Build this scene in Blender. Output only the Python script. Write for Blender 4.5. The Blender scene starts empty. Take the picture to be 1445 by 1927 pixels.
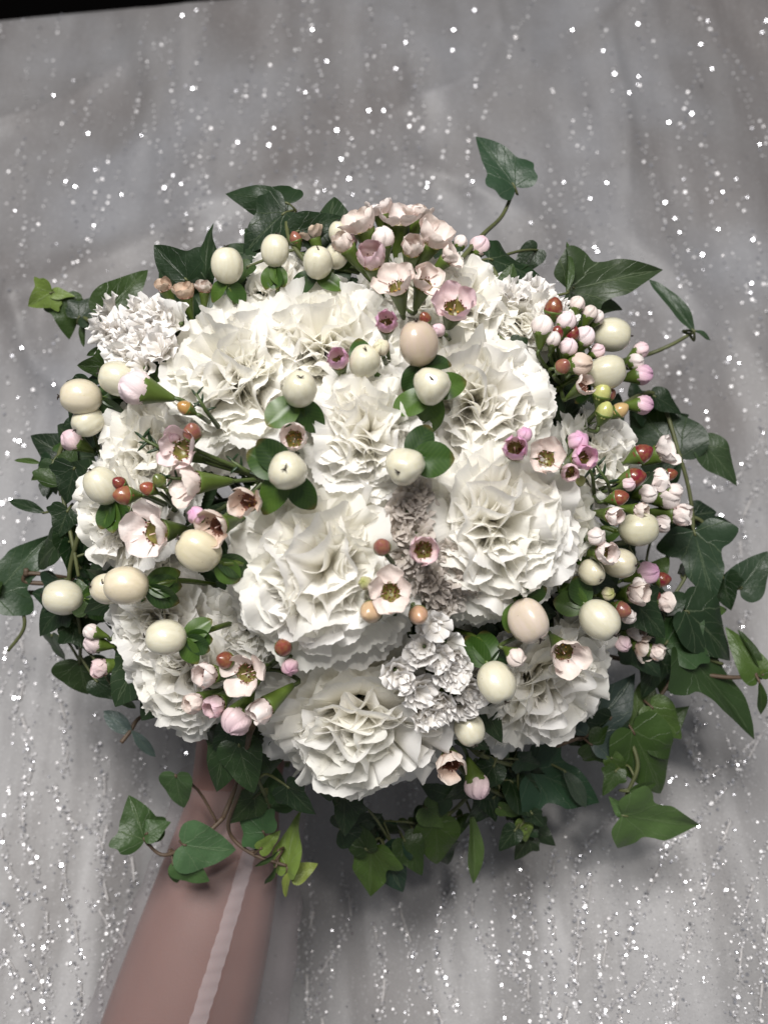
import bpy, bmesh, math, random
from mathutils import Vector, Matrix, noise

# ------------------------------------------------------------------ camera, world, lamps
sc = bpy.context.scene
COL = sc.collection
R = math.radians
CAMZ = 0.42
HALF = R(24.0)
cam_d = bpy.data.cameras.new('camera')
cam = bpy.data.objects.new('camera', cam_d); COL.objects.link(cam)
cam.location = (0, 0, CAMZ)
cam_d.sensor_fit = 'HORIZONTAL'; cam_d.sensor_width = 36
cam_d.lens = 18 / math.tan(HALF)
cam_d.clip_start = 0.01; cam_d.clip_end = 50
cam_d.dof.use_dof = True
cam_d.dof.focus_distance = 0.385
cam_d.dof.aperture_blades = 6; cam_d.dof.aperture_rotation = R(12)
cam_d.dof.aperture_fstop = 9.5
sc.camera = cam

w = bpy.data.worlds.new('World'); sc.world = w; w.use_nodes = True
bg = w.node_tree.nodes['Background']
bg.inputs[0].default_value = (0.93, 0.95, 1.0, 1); bg.inputs[1].default_value = 0.22

def area(name, loc, target, size, power, col):
    l = bpy.data.lights.new(name, 'AREA'); l.shape = 'DISK'; l.size = size; l.energy = power; l.color = col
    o = bpy.data.objects.new(name, l); COL.objects.link(o); o.location = loc
    o.rotation_euler = (Vector(target) - Vector(loc)).to_track_quat('-Z', 'Y').to_euler()
    return o
LAMP = Vector((-0.26, 0.84, 1.16))
area('ceiling_lamp', LAMP, (0, -0.02, -0.1), 0.50, 28.0, (1.0, 0.975, 0.95))
LAMP2 = Vector((0.16, 0.66, 1.40))
area('ceiling_spot', LAMP2, (0, 0.02, -0.1), 0.12, 8.0, (1.0, 0.95, 0.9))

sc.view_settings.view_transform = 'Standard'; sc.view_settings.look = 'None'
sc.view_settings.exposure = 0.0; sc.view_settings.gamma = 1.0
sc.render.engine = 'CYCLES'
cy = sc.cycles
cy.use_denoising = True
cy.max_bounces = 12; cy.diffuse_bounces = 9; cy.glossy_bounces = 3; cy.transmission_bounces = 6
cy.transparent_max_bounces = 12
cy.sample_clamp_indirect = 4.0
cy.sample_clamp_direct = 0.0
cy.caustics_reflective = False; cy.caustics_refractive = False

# ------------------------------------------------------------------ helpers
TW = 2 * math.tan(HALF)
def kpx(z): return TW * (CAMZ - z) / 1445.0
def P(px, py, z):
    k = kpx(z); return Vector(((px - 722.5) * k, (963.5 - py) * k, z))
DCX, DCY, DRX, DRY = 655.0, 935.0, 585.0, 600.0
def zd(px, py, lift=0.0):
    r2 = ((px - DCX) / DRX) ** 2 + ((py - DCY) / DRY) ** 2
    if r2 < 1: return -0.035 + 0.105 * math.sqrt(1 - r2) + lift
    return -0.035 - 0.02 * (math.sqrt(r2) - 1) + lift
def ndome(px, py, f=0.62):
    dx = (px - DCX) / DRX * f * 1.25; dy = -(py - DCY) / DRY * f * 1.25
    z = math.sqrt(max(0.12, 1 - dx * dx - dy * dy))
    return Vector((dx, dy, z)).normalized()
BIND = Vector((-0.045, -0.055, -0.115))

def smooth(a, b, x):
    t = max(0.0, min(1.0, (x - a) / (b - a))); return t * t * (3 - 2 * t)

def mesh(name, verts, faces, mats, uv=None, midx=None, smooth_on=True):
    me = bpy.data.meshes.new(name); me.from_pydata(verts, [], faces)
    for m in mats: me.materials.append(m)
    if midx:
        me.polygons.foreach_set('material_index', midx)
    if smooth_on: me.polygons.foreach_set('use_smooth', [True] * len(me.polygons))
    if uv:
        l = me.uv_layers.new(name='UVMap')
        for lp in me.loops: l.data[lp.index].uv = uv[lp.vertex_index]
    me.update(); return me
def link(name, me, parent=None, world=None, color=None):
    o = bpy.data.objects.new(name, me); COL.objects.link(o)
    if world is None: world = Matrix.Identity(4)
    if parent is not None:
        o.parent = parent
        o.matrix_basis = wm(parent).inverted() @ world
    else: o.matrix_basis = world
    if color: o.color = (color[0], color[1], color[2], 1)
    return o
def wm(o):
    m = o.matrix_basis.copy(); p = o.parent
    while p is not None: m = p.matrix_basis @ m; p = p.parent
    return m
def thing(name, label, cat, loc, group=None):
    o = bpy.data.objects.new(name, None); COL.objects.link(o); o.location = loc
    o.empty_display_size = 0.01
    o.matrix_basis = Matrix.Translation(loc)
    o['label'] = label; o['category'] = cat
    if group: o['group'] = group
    return o
def frame(origin, zdir, roll=0.0, s=1.0, sx=1.0):
    z = Vector(zdir).normalized()
    a = Vector((0, 0, 1)) if abs(z.z) < 0.93 else Vector((0, 1, 0))
    x = a.cross(z).normalized(); y = z.cross(x)
    m = Matrix((x, y, z)).transposed().to_4x4()
    return Matrix.Translation(origin) @ m @ Matrix.Rotation(roll, 4, 'Z') @ Matrix.Diagonal((s * sx, s, s, 1))
def leafframe(base, tip, up, width=1.0, ln=None):
    y = (tip - base); L = y.length if ln is None else ln; y.normalize()
    z = (up - y * up.dot(y)).normalized(); x = y.cross(z)
    m = Matrix((x, y, z)).transposed().to_4x4()
    return Matrix.Translation(base) @ m @ Matrix.Diagonal((L * width, L, L, 1))

def spline(pts, n=6):
    pts = [Vector(p) for p in pts]
    if len(pts) == 2: return [pts[0].lerp(pts[1], i / n) for i in range(n + 1)]
    out = []
    for i in range(len(pts) - 1):
        p0 = pts[max(i - 1, 0)]; p1 = pts[i]; p2 = pts[i + 1]; p3 = pts[min(i + 2, len(pts) - 1)]
        for j in range(n):
            t = j / n
            out.append(0.5 * ((2 * p1) + (-p0 + p2) * t + (2 * p0 - 5 * p1 + 4 * p2 - p3) * t * t + (-p0 + 3 * p1 - 3 * p2 + p3) * t ** 3))
    out.append(pts[-1]); return out
class MB:
    def __init__(s): s.v = []; s.f = []; s.m = []; s.uv = []
    def tube(s, pts, r0, r1=None, sides=6, mi=0, cap=True):
        if r1 is None: r1 = r0
        n = len(pts); b = len(s.v); prev = None
        for i, p in enumerate(pts):
            t = (pts[min(i + 1, n - 1)] - pts[max(i - 1, 0)])
            if t.length < 1e-9: t = Vector((0, 0, 1))
            t.normalize()
            if prev is None:
                a = Vector((0, 0, 1)) if abs(t.z) < .9 else Vector((1, 0, 0))
                prev = a.cross(t).normalized()
            prev = (prev - t * prev.dot(t)).normalized(); c = t.cross(prev)
            r = r0 + (r1 - r0) * i / (n - 1)
            for k in range(sides):
                a = 2 * math.pi * k / sides
                s.v.append(p + prev * math.cos(a) * r + c * math.sin(a) * r)
        for i in range(n - 1):
            for k in range(sides):
                k2 = (k + 1) % sides
                s.f.append((b + i * sides + k, b + i * sides + k2, b + (i + 1) * sides + k2, b + (i + 1) * sides + k)); s.m.append(mi)
        if cap:
            s.f.append(tuple(b + k for k in range(sides))[::-1]); s.m.append(mi)
            s.f.append(tuple(b + (n - 1) * sides + k for k in range(sides))); s.m.append(mi)
    def ball(s, c, r, mi=0, seg=6, rings=4, sc3=(1, 1, 1)):
        b = len(s.v); c = Vector(c)
        s.v.append(c + Vector((0, 0, r * sc3[2])))
        for i in range(1, rings):
            th = math.pi * i / rings
            for k in range(seg):
                a = 2 * math.pi * k / seg
                s.v.append(c + Vector((r * math.sin(th) * math.cos(a) * sc3[0], r * math.sin(th) * math.sin(a) * sc3[1], r * math.cos(th) * sc3[2])))
        s.v.append(c - Vector((0, 0, r * sc3[2]))); last = len(s.v) - 1
        for k in range(seg):
            k2 = (k + 1) % seg
            s.f.append((b, b + 1 + k, b + 1 + k2)); s.m.append(mi)
            for i in range(rings - 2):
                q = b + 1 + i * seg
                s.f.append((q + k, q + seg + k, q + seg + k2, q + k2)); s.m.append(mi)
            q = b + 1 + (rings - 2) * seg
            s.f.append((q + k, last, q + k2)); s.m.append(mi)
    def lathe(s, prof, seg=14, mi=None, mod=None):
        b = len(s.v)
        for (r, z) in prof:
            for k in range(seg):
                a = 2 * math.pi * k / seg
                q = r * (mod(a, z) if mod else 1)
                s.v.append(Vector((q * math.cos(a), q * math.sin(a), z)))
        for i in range(len(prof) - 1):
            for k in range(seg):
                k2 = (k + 1) % seg
                s.f.append((b + i * seg + k, b + i * seg + k2, b + (i + 1) * seg + k2, b + (i + 1) * seg + k))
                s.m.append(mi[i] if mi else 0)
    def mesh(s, name, mats): return mesh(name, s.v, s.f, mats, midx=s.m)

# ------------------------------------------------------------------ materials
def newmat(name):
    m = bpy.data.materials.new(name); m.use_nodes = True
    nt = m.node_tree; nt.nodes.clear()
    out = nt.nodes.new('ShaderNodeOutputMaterial')
    return m, nt, out
def N(nt, t, **kw):
    n = nt.nodes.new(t)
    for k, v in kw.items(): setattr(n, k, v)
    return n
def mathn(nt, op, a, b=None, c=None):
    n = nt.nodes.new('ShaderNodeMath'); n.operation = op
    for i, x in enumerate((a, b, c)):
        if x is None: continue
        if isinstance(x, (int, float)): n.inputs[i].default_value = x
        else: nt.links.new(x, n.inputs[i])
    return n.outputs[0]
def mixc(nt, fac, a, b, blend='MIX'):
    n = nt.nodes.new('ShaderNodeMix'); n.data_type = 'RGBA'; n.blend_type = blend
    for s, x in ((n.inputs[0], fac), (n.inputs[6], a), (n.inputs[7], b)):
        if isinstance(x, (int, float)): s.default_value = x
        elif isinstance(x, tuple): s.default_value = (*x, 1)
        else: nt.links.new(x, s)
    return n.outputs[2]
def noisec(nt, scale, detail=3, coord='Object', vec=None):
    n = nt.nodes.new('ShaderNodeTexNoise'); n.inputs['Scale'].default_value = scale; n.inputs['Detail'].default_value = detail
    if vec is None:
        tc = nt.nodes.new('ShaderNodeTexCoord'); vec = tc.outputs[coord]
    nt.links.new(vec, n.inputs['Vector']); return n.outputs[0]
def ramp(nt, fac, stops):
    n = nt.nodes.new('ShaderNodeValToRGB'); nt.links.new(fac, n.inputs[0])
    e = n.color_ramp.elements
    while len(e) < len(stops): e.new(0.5)
    for i, (p, c) in enumerate(stops): e[i].position = p; e[i].color = (*c, 1)
    return n.outputs[0]
def bump(nt, h, strength, dist):
    n = nt.nodes.new('ShaderNodeBump'); n.inputs['Strength'].default_value = strength; n.inputs['Distance'].default_value = dist
    nt.links.new(h, n.inputs['Height']); return n.outputs[0]

def petal_material(name, trans, tcol, claw, rough=0.55, veins=60, spots=False):
    """thin white petal: diffuse + translucent with a weak sheen; colour from the object's own colour"""
    m, nt, out = newmat(name)
    oi = N(nt, 'ShaderNodeObjectInfo')
    uvn = N(nt, 'ShaderNodeUVMap'); sep = N(nt, 'ShaderNodeSeparateXYZ'); nt.links.new(uvn.outputs[0], sep.inputs[0])
    u, v = sep.outputs[0], sep.outputs[1]
    # cream towards the claw of the petal
    f = ramp(nt, v, [(0.25, (0, 0, 0)), (0.9, (1, 1, 1))])
    c = mixc(nt, f, mixc(nt, 0.6, oi.outputs['Color'], claw), oi.outputs['Color'])
    rnd = mathn(nt, 'MULTIPLY_ADD', oi.outputs['Random'], 0.08, 0.94)
    cc = N(nt, 'ShaderNodeVectorMath', operation='SCALE'); nt.links.new(c, cc.inputs[0]); nt.links.new(rnd, cc.inputs['Scale'])
    c = cc.outputs[0]
    if spots:
        ns = noisec(nt, 9.0, 4)
        s = ramp(nt, ns, [(0.60, (0, 0, 0)), (0.72, (1, 1, 1))])
        c = mixc(nt, mathn(nt, 'MULTIPLY', s, 0.45), c, (0.55, 0.38, 0.28))
    cmb = N(nt, 'ShaderNodeCombineXYZ')
    nt.links.new(mathn(nt, 'MULTIPLY', u, veins), cmb.inputs[0]); nt.links.new(mathn(nt, 'MULTIPLY', v, 3.0), cmb.inputs[1])
    vn = noisec(nt, 1.0, 2, vec=cmb.outputs[0])
    bm_ = bump(nt, vn, 0.35, 0.0006)
    pr = N(nt, 'ShaderNodeBsdfPrincipled'); nt.links.new(c, pr.inputs['Base Color']); pr.inputs['Roughness'].default_value = rough
    pr.inputs['Specular IOR Level'].default_value = 0.25; nt.links.new(bm_, pr.inputs['Normal'])
    tr = N(nt, 'ShaderNodeBsdfTranslucent'); nt.links.new(mixc(nt, 0.5, c, tcol), tr.inputs[0]); nt.links.new(bm_, tr.inputs['Normal'])
    mx = N(nt, 'ShaderNodeMixShader'); mx.inputs[0].default_value = trans
    nt.links.new(pr.outputs[0], mx.inputs[1]); nt.links.new(tr.outputs[0], mx.inputs[2]); nt.links.new(mx.outputs[0], out.inputs[0])
    return m
M_PETAL = petal_material('carnation_petal', 0.48, (0.97, 0.95, 0.88), (0.93, 0.885, 0.70), veins=45)
M_WPETAL = petal_material('waxflower_petal', 0.22, (0.85, 0.66, 0.62), (0.84, 0.70, 0.66), rough=0.38, veins=8)
M_WPETAL_OLD = petal_material('aged_waxflower_petal', 0.22, (0.70, 0.50, 0.38), (0.5, 0.3, 0.2), rough=0.4, veins=10, spots=True)
M_PAPER = petal_material('statice_paper', 0.30, (0.86, 0.82, 0.79), (0.6, 0.55, 0.45), rough=0.6, veins=40)

def simple(name, col, rough=0.5, spec=0.5, objcol=False, nscale=0, namp=0.25, bumpd=0, bscale=200, coat=0, sss=0, trans=0):
    m, nt, out = newmat(name)
    if objcol: c = N(nt, 'ShaderNodeObjectInfo').outputs['Color']
    else:
        rgb = N(nt, 'ShaderNodeRGB'); rgb.outputs[0].default_value = (*col, 1); c = rgb.outputs[0]
    if nscale:
        nz = noisec(nt, nscale, 4)
        g = mathn(nt, 'MULTIPLY_ADD', nz, 2 * namp, 1 - namp)
        s = N(nt, 'ShaderNodeVectorMath', operation='SCALE'); nt.links.new(c, s.inputs[0]); nt.links.new(g, s.inputs['Scale']); c = s.outputs[0]
    pr = N(nt, 'ShaderNodeBsdfPrincipled'); nt.links.new(c, pr.inputs['Base Color'])
    pr.inputs['Roughness'].default_value = rough; pr.inputs['Specular IOR Level'].default_value = spec
    if coat: pr.inputs['Coat Weight'].default_value = coat; pr.inputs['Coat Roughness'].default_value = 0.12
    if sss:
        pr.inputs['Subsurface Weight'].default_value = sss; pr.inputs['Subsurface Radius'].default_value = (1, .8, .5); pr.inputs['Subsurface Scale'].default_value = 0.0025
    if bumpd: nt.links.new(bump(nt, noisec(nt, bscale, 3), 0.5, bumpd), pr.inputs['Normal'])
    if trans:
        tr = N(nt, 'ShaderNodeBsdfTranslucent'); nt.links.new(c, tr.inputs[0])
        mx = N(nt, 'ShaderNodeMixShader'); mx.inputs[0].default_value = trans
        nt.links.new(pr.outputs[0], mx.inputs[1]); nt.links.new(tr.outputs[0], mx.inputs[2]); nt.links.new(mx.outputs[0], out.inputs[0])
    else: nt.links.new(pr.outputs[0], out.inputs[0])
    return m
M_STEM = simple('green_stem', (0.055, 0.080, 0.020), 0.5, nscale=300, namp=.3)
M_CALYX = simple('green_calyx', (0.075, 0.115, 0.018), 0.4, nscale=3, namp=.3)
M_CUP = simple('flower_cup', (0.17, 0.15, 0.04), 0.35, objcol=False, nscale=8, namp=.4)
M_CUP_BROWN = simple('brown_flower_cup', (0.17, 0.07, 0.04), 0.4, nscale=8, namp=.4)
M_ANTHER = simple('dark_red_anther', (0.12, 0.02, 0.015), 0.5)
M_ANTHER_Y = simple('yellow_anther', (0.45, 0.25, 0.05), 0.5)
M_FIL = simple('pale_filament', (0.75, 0.55, 0.5), 0.5)
M_TWIG = simple('purple_brown_twig', (0.075, 0.048, 0.028), 0.6, nscale=400, namp=.4)
M_IVYSTEM = simple('ivy_stem', (0.075, 0.085, 0.03), 0.55, nscale=150, namp=.5)
M_DARK = simple('dark_style', (0.02, 0.012, 0.008), 0.6)
M_NEEDLE = simple('needle_leaf', (0.015, 0.035, 0.012), 0.4)

def berry_material():
    m, nt, out = newmat('waxy_berry')
    c = N(nt, 'ShaderNodeObjectInfo').outputs['Color']
    tc = N(nt, 'ShaderNodeTexCoord'); mp = N(nt, 'ShaderNodeMapping'); mp.inputs['Scale'].default_value = (9, 9, 1.2)
    nt.links.new(tc.outputs['Object'], mp.inputs[0])
    nz = noisec(nt, 1.0, 4, vec=mp.outputs[0])
    c2 = mixc(nt, ramp(nt, nz, [(0.35, (0, 0, 0)), (0.75, (1, 1, 1))]), c, mixc(nt, 0.35, c, (0.45, 0.40, 0.22)))
    sp = noisec(nt, 16.0, 2)
    c2 = mixc(nt, ramp(nt, sp, [(0.74, (0, 0, 0)), (0.77, (.6, .6, .6))]), c2, (0.25, 0.16, 0.08))
    pr = N(nt, 'ShaderNodeBsdfPrincipled'); nt.links.new(c2, pr.inputs['Base Color'])
    pr.inputs['Roughness'].default_value = 0.36; pr.inputs['Specular IOR Level'].default_value = 0.45
    pr.inputs['Coat Weight'].default_value = 0.7; pr.inputs['Coat Roughness'].default_value = 0.07
    pr.inputs['Subsurface Weight'].default_value = 0.12; pr.inputs['Subsurface Radius'].default_value = (1, .8, .45); pr.inputs['Subsurface Scale'].default_value = 0.0015
    nt.links.new(bump(nt, noisec(nt, 5, 2), 0.10, 0.001), pr.inputs['Normal'])
    nt.links.new(pr.outputs[0], out.inputs[0]); return m
M_BERRY = berry_material()
def redbud_material():
    m, nt, out = newmat('red_bud')
    c = N(nt, 'ShaderNodeObjectInfo').outputs['Color']
    nz = noisec(nt, 5.0, 4)
    c2 = mixc(nt, ramp(nt, nz, [(0.4, (0, 0, 0)), (0.62, (1, 1, 1))]), c, mixc(nt, 0.28, c, (0.30, 0.22, 0.06)))
    pr = N(nt, 'ShaderNodeBsdfPrincipled'); nt.links.new(c2, pr.inputs['Base Color']); pr.inputs['Roughness'].default_value = 0.28
    pr.inputs['Coat Weight'].default_value = 0.3
    nt.links.new(pr.outputs[0], out.inputs[0]); return m
M_RED = redbud_material()

def ivy_material():
    m, nt, out = newmat('ivy_leaf')
    oi = N(nt, 'ShaderNodeObjectInfo')
    uvn = N(nt, 'ShaderNodeUVMap'); sep = N(nt, 'ShaderNodeSeparateXYZ'); nt.links.new(uvn.outputs[0], sep.inputs[0])
    x = mathn(nt, 'ABSOLUTE', mathn(nt, 'SUBTRACT', sep.outputs[0], 0.5)); y = mathn(nt, 'SUBTRACT', mathn(nt, 'MULTIPLY', sep.outputs[1], 1.3), 0.25)
    wn = mathn(nt, 'MULTIPLY', mathn(nt, 'SUBTRACT', noisec(nt, 5.0, 3, vec=uvn.outputs[0]), 0.5), 0.11)
    x = mathn(nt, 'ADD', x, wn); y = mathn(nt, 'ADD', y, mathn(nt, 'MULTIPLY', wn, -0.7))
    # veins: rays from the leaf base and short side veins off the midrib
    best = None
    def ray(px0, py0, ang, w0):
        nonlocal best
        ca, sa = math.cos(ang), math.sin(ang)
        dx = mathn(nt, 'SUBTRACT', x, px0); dy = mathn(nt, 'SUBTRACT', y, py0)
        d = mathn(nt, 'ABSOLUTE', mathn(nt, 'SUBTRACT', mathn(nt, 'MULTIPLY', dx, ca), mathn(nt, 'MULTIPLY', dy, sa)))
        al = mathn(nt, 'ADD', mathn(nt, 'MULTIPLY', dx, sa), mathn(nt, 'MULTIPLY', dy, ca))
        d = mathn(nt, 'ADD', d, mathn(nt, 'MULTIPLY', mathn(nt, 'LESS_THAN', al, 0.0), 1.0))
        d = mathn(nt, 'DIVIDE', d, w0)
        best = d if best is None else mathn(nt, 'MINIMUM', best, d)
    ray(0, 0, 0, 1.0); ray(0, 0, 0.75, 0.8); ray(0, 0, 1.65, 0.6)
    ray(0, .25, 0.7, 0.45); ray(0, .45, 0.62, 0.4); ray(0, .65, .55, .3); ray(.16, .17, 0.2, .35); ray(.16, .17, 1.35, .3)
    vein = mathn(nt, 'SUBTRACT', 1.0, mathn(nt, 'MINIMUM', mathn(nt, 'DIVIDE', best, 0.013), 1.0))
    c = oi.outputs['Color']
    nz = noisec(nt, 3.0, 3, coord='Object')
    g = mathn(nt, 'MULTIPLY_ADD', nz, 0.5, 0.75)
    s = N(nt, 'ShaderNodeVectorMath', operation='SCALE'); nt.links.new(c, s.inputs[0]); nt.links.new(g, s.inputs['Scale'])
    c1 = mixc(nt, mathn(nt, 'MULTIPLY', vein, mathn(nt, 'MULTIPLY_ADD', oi.outputs['Random'], 0.35, 0.12)), s.outputs[0], mixc(nt, 0.35, c, (0.42, 0.50, 0.30)))
    pr = N(nt, 'ShaderNodeBsdfPrincipled'); nt.links.new(c1, pr.inputs['Base Color']); pr.inputs['Roughness'].default_value = 0.42
    pr.inputs['Specular IOR Level'].default_value = 0.4
    h = mathn(nt, 'ADD', mathn(nt, 'MULTIPLY', vein, -0.6), noisec(nt, 14.0, 3))
    nt.links.new(bump(nt, h, 0.5, 0.0006), pr.inputs['Normal'])
    tr = N(nt, 'ShaderNodeBsdfTranslucent'); nt.links.new(mixc(nt, 0.5, c1, (0.12, 0.22, 0.02)), tr.inputs[0])
    mx = N(nt, 'ShaderNodeMixShader'); mx.inputs[0].default_value = 0.18
    nt.links.new(pr.outputs[0], mx.inputs[1]); nt.links.new(tr.outputs[0], mx.inputs[2]); nt.links.new(mx.outputs[0], out.inputs[0])
    return m
M_IVY = ivy_material()
def sepal_material():
    m, nt, out = newmat('hypericum_sepal')
    oi = N(nt, 'ShaderNodeObjectInfo')
    uvn = N(nt, 'ShaderNodeUVMap'); sep = N(nt, 'ShaderNodeSeparateXYZ'); nt.links.new(uvn.outputs[0], sep.inputs[0])
    x = mathn(nt, 'ABSOLUTE', mathn(nt, 'SUBTRACT', sep.outputs[0], 0.5))
    ph = mathn(nt, 'MULTIPLY', mathn(nt, 'SUBTRACT', sep.outputs[1], mathn(nt, 'MULTIPLY', x, 0.8)), 34.0)
    st = mathn(nt, 'POWER', mathn(nt, 'ABSOLUTE', mathn(nt, 'SINE', ph)), 6.0)
    c = mixc(nt, mathn(nt, 'MULTIPLY', st, 0.10), oi.outputs['Color'], (0.14, 0.22, 0.05))
    edge = ramp(nt, sep.outputs[1], [(0.86, (0, 0, 0)), (1.0, (.7, .7, .7))])
    c = mixc(nt, edge, c, (0.18, 0.09, 0.03))
    pr = N(nt, 'ShaderNodeBsdfPrincipled'); nt.links.new(c, pr.inputs['Base Color']); pr.inputs['Roughness'].default_value = 0.38
    tr = N(nt, 'ShaderNodeBsdfTranslucent'); nt.links.new(c, tr.inputs[0])
    mx = N(nt, 'ShaderNodeMixShader'); mx.inputs[0].default_value = 0.2
    nt.links.new(pr.outputs[0], mx.inputs[1]); nt.links.new(tr.outputs[0], mx.inputs[2]); nt.links.new(mx.outputs[0], out.inputs[0])
    return m
M_SEPAL = sepal_material()

# ------------------------------------------------------------------ setting: gown fabric
def arm_axis(t):   # t 0 wrist .. 1 elbow side
    a = P(452, 1430, -0.105); b = P(432, 1560, -0.098); c = P(398, 1720, -0.085); d = P(334, 1927, -0.075); e = P(278, 2120, -0.068)
    pts = [a, b, c, d, e]; x = t * 4; i = min(3, int(x)); return pts[i].lerp(pts[i + 1], x - i)
def fabz(x, y):
    z = -0.098 - 0.43 * (y + 0.30)
    z += 0.030 * smooth(-0.02, 0.22, x) * smooth(-0.05, -0.28, y)
    # soft folds
    n = noise.noise(Vector((x * 5.0 + y * 2.2, y * 2.2, 3.1)))
    n2 = noise.noise(Vector((x * 13 + y * 5 + n * 1.5, y * 4.0 - x * 2, 7.7)))
    n3 = noise.noise(Vector((x * 30 + n2 * 2, y * 9.0, 1.7)))
    z += (0.024 + 0.016 * smooth(.05, .25, y)) * n + 0.012 * n2 + 0.0032 * n3
    rg = 1 - abs(noise.noise(Vector((x * 6 - y * 3, y * 5 + x * 3, 9.3)))) * 2.2
    z += 0.012 * max(0, rg) ** 3 * smooth(-.1, .15, y)
    # a couple of creases in the far part
    z += 0.010 * math.exp(-((y - 0.30 - 0.35 * x + 0.02 * math.sin(x * 12)) / 0.018) ** 2) * smooth(0.12, -0.05, x)
    z += 0.008 * math.exp(-((x + 0.17 + 0.12 * (y - .3)) / 0.02) ** 2) * smooth(0.2, 0.34, y)
    z -= 0.075 * math.exp(-((x + 0.065) / 0.075) ** 2 - ((y + 0.17) / 0.12) ** 2)   # hollow round hand and handle
    z -= 0.055 * math.exp(-((x + 0.10 + 0.25 * (y + .28)) / 0.07) ** 2) * smooth(-0.12, -0.2, y)   # lies under the forearm
    return z
def on_fabric(px, py, lift=0.0):
    z = -0.2
    for _ in range(14):
        p = P(px, py, z); z = 0.5 * z + 0.5 * fabz(p.x, p.y)
    p = P(px, py, z); return Vector((p.x, p.y, fabz(p.x, p.y) + lift))
def fabn(x, y, e=0.003):
    return Vector((-(fabz(x + e, y) - fabz(x - e, y)) / (2 * e), -(fabz(x, y + e) - fabz(x, y - e)) / (2 * e), 1)).normalized()

def fabric_material():
    m, nt, out = newmat('tulle_over_satin')
    tc = N(nt, 'ShaderNodeTexCoord')
    n1 = noisec(nt, 7.0, 4, vec=tc.outputs['Object'])
    base = ramp(nt, n1, [(0.32, (0.120, 0.110, 0.108)), (0.5, (0.145, 0.140, 0.142)), (0.68, (0.185, 0.186, 0.198))])
    mps = N(nt, 'ShaderNodeMapping'); mps.inputs['Scale'].default_value = (38, 5, 5); mps.inputs['Rotation'].default_value = (0, 0, 0.12); nt.links.new(tc.outputs['Object'], mps.inputs[0])
    st = noisec(nt, 1.0, 3, vec=mps.outputs[0])
    sy = N(nt, 'ShaderNodeSeparateXYZ'); nt.links.new(tc.outputs['Object'], sy.inputs[0])
    near = N(nt, 'ShaderNodeMapRange'); nt.links.new(sy.outputs[1], near.inputs[0]); near.inputs[1].default_value = 0.12; near.inputs[2].default_value = -0.16
    dens = mathn(nt, 'MULTIPLY', ramp(nt, st, [(0.42, (0, 0, 0)), (0.62, (1, 1, 1))]), mathn(nt, 'MULTIPLY_ADD', near.outputs[0], 0.62, 0.13))
    base = mixc(nt, dens, base, (0.37, 0.365, 0.37))
    # net weave
    base = mixc(nt, mathn(nt, 'MULTIPLY', near.outputs[0], 0.35), base, (0.34, 0.335, 0.335))
    mp = N(nt, 'ShaderNodeMapping'); mp.inputs['Rotation'].default_value = (0, 0, 0.6); nt.links.new(tc.outputs['Object'], mp.inputs[0])
    sp = N(nt, 'ShaderNodeSeparateXYZ'); nt.links.new(mp.outputs[0], sp.inputs[0])
    wx = mathn(nt, 'SINE', mathn(nt, 'MULTIPLY', sp.outputs[0], 5200)); wy = mathn(nt, 'SINE', mathn(nt, 'MULTIPLY', sp.outputs[1], 5200))
    wv = mathn(nt, 'MULTIPLY', wx, wy)
    vo = N(nt, 'ShaderNodeTexVoronoi'); vo.inputs['Scale'].default_value = 260
    nt.links.new(tc.outputs['Object'], vo.inputs['Vector'])
    dots = ramp(nt, vo.outputs['Distance'], [(0.10, (1, 1, 1)), (0.28, (0, 0, 0))])
    c = mixc(nt, mathn(nt, 'MULTIPLY', dots, 0.16), base, (0.6, 0.6, 0.62))
    c = mixc(nt, mathn(nt, 'MULTIPLY_ADD', wv, 0.03, 0.03), c, (0.6, 0.6, 0.6))
    gr = noisec(nt, 1500, 2, vec=tc.outputs['Object'])
    gs = N(nt, 'ShaderNodeVectorMath', operation='SCALE'); nt.links.new(c, gs.inputs[0]); nt.links.new(mathn(nt, 'MULTIPLY_ADD', gr, 0.6, 0.70), gs.inputs['Scale']); c = gs.outputs[0]
    pr = N(nt, 'ShaderNodeBsdfPrincipled'); nt.links.new(c, pr.inputs['Base Color']); pr.inputs['Roughness'].default_value = 0.55
    pr.inputs['Sheen Weight'].default_value = 0.15
    nt.links.new(bump(nt, noisec(nt, 55, 4, vec=tc.outputs['Object']), 0.5, 0.002), pr.inputs['Normal'])
    nt.links.new(pr.outputs[0], out.inputs[0]); return m
M_FAB = fabric_material()
M_FLOOR = simple('black_floor', (0.002, 0.0018, 0.0018), 0.9, spec=0.0)
gown = thing('sequined_gown', 'pale grey tulle gown with lines of silver sequins spread beneath the bouquet', 'dress', (0, 0, -0.25))
HEM = [on_fabric(px, 33 - 33 * px / 345.0) for px in range(-300, 1900, 20)]
def hem_y(x):
    if x <= HEM[0].x: return min(.8, HEM[0].y + (x - HEM[0].x) * .3)
    for a, b in zip(HEM, HEM[1:]):
        if a.x <= x <= b.x: return min(.8, a.y + (b.y - a.y) * (x - a.x) / max(1e-6, b.x - a.x))
    return .8
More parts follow.
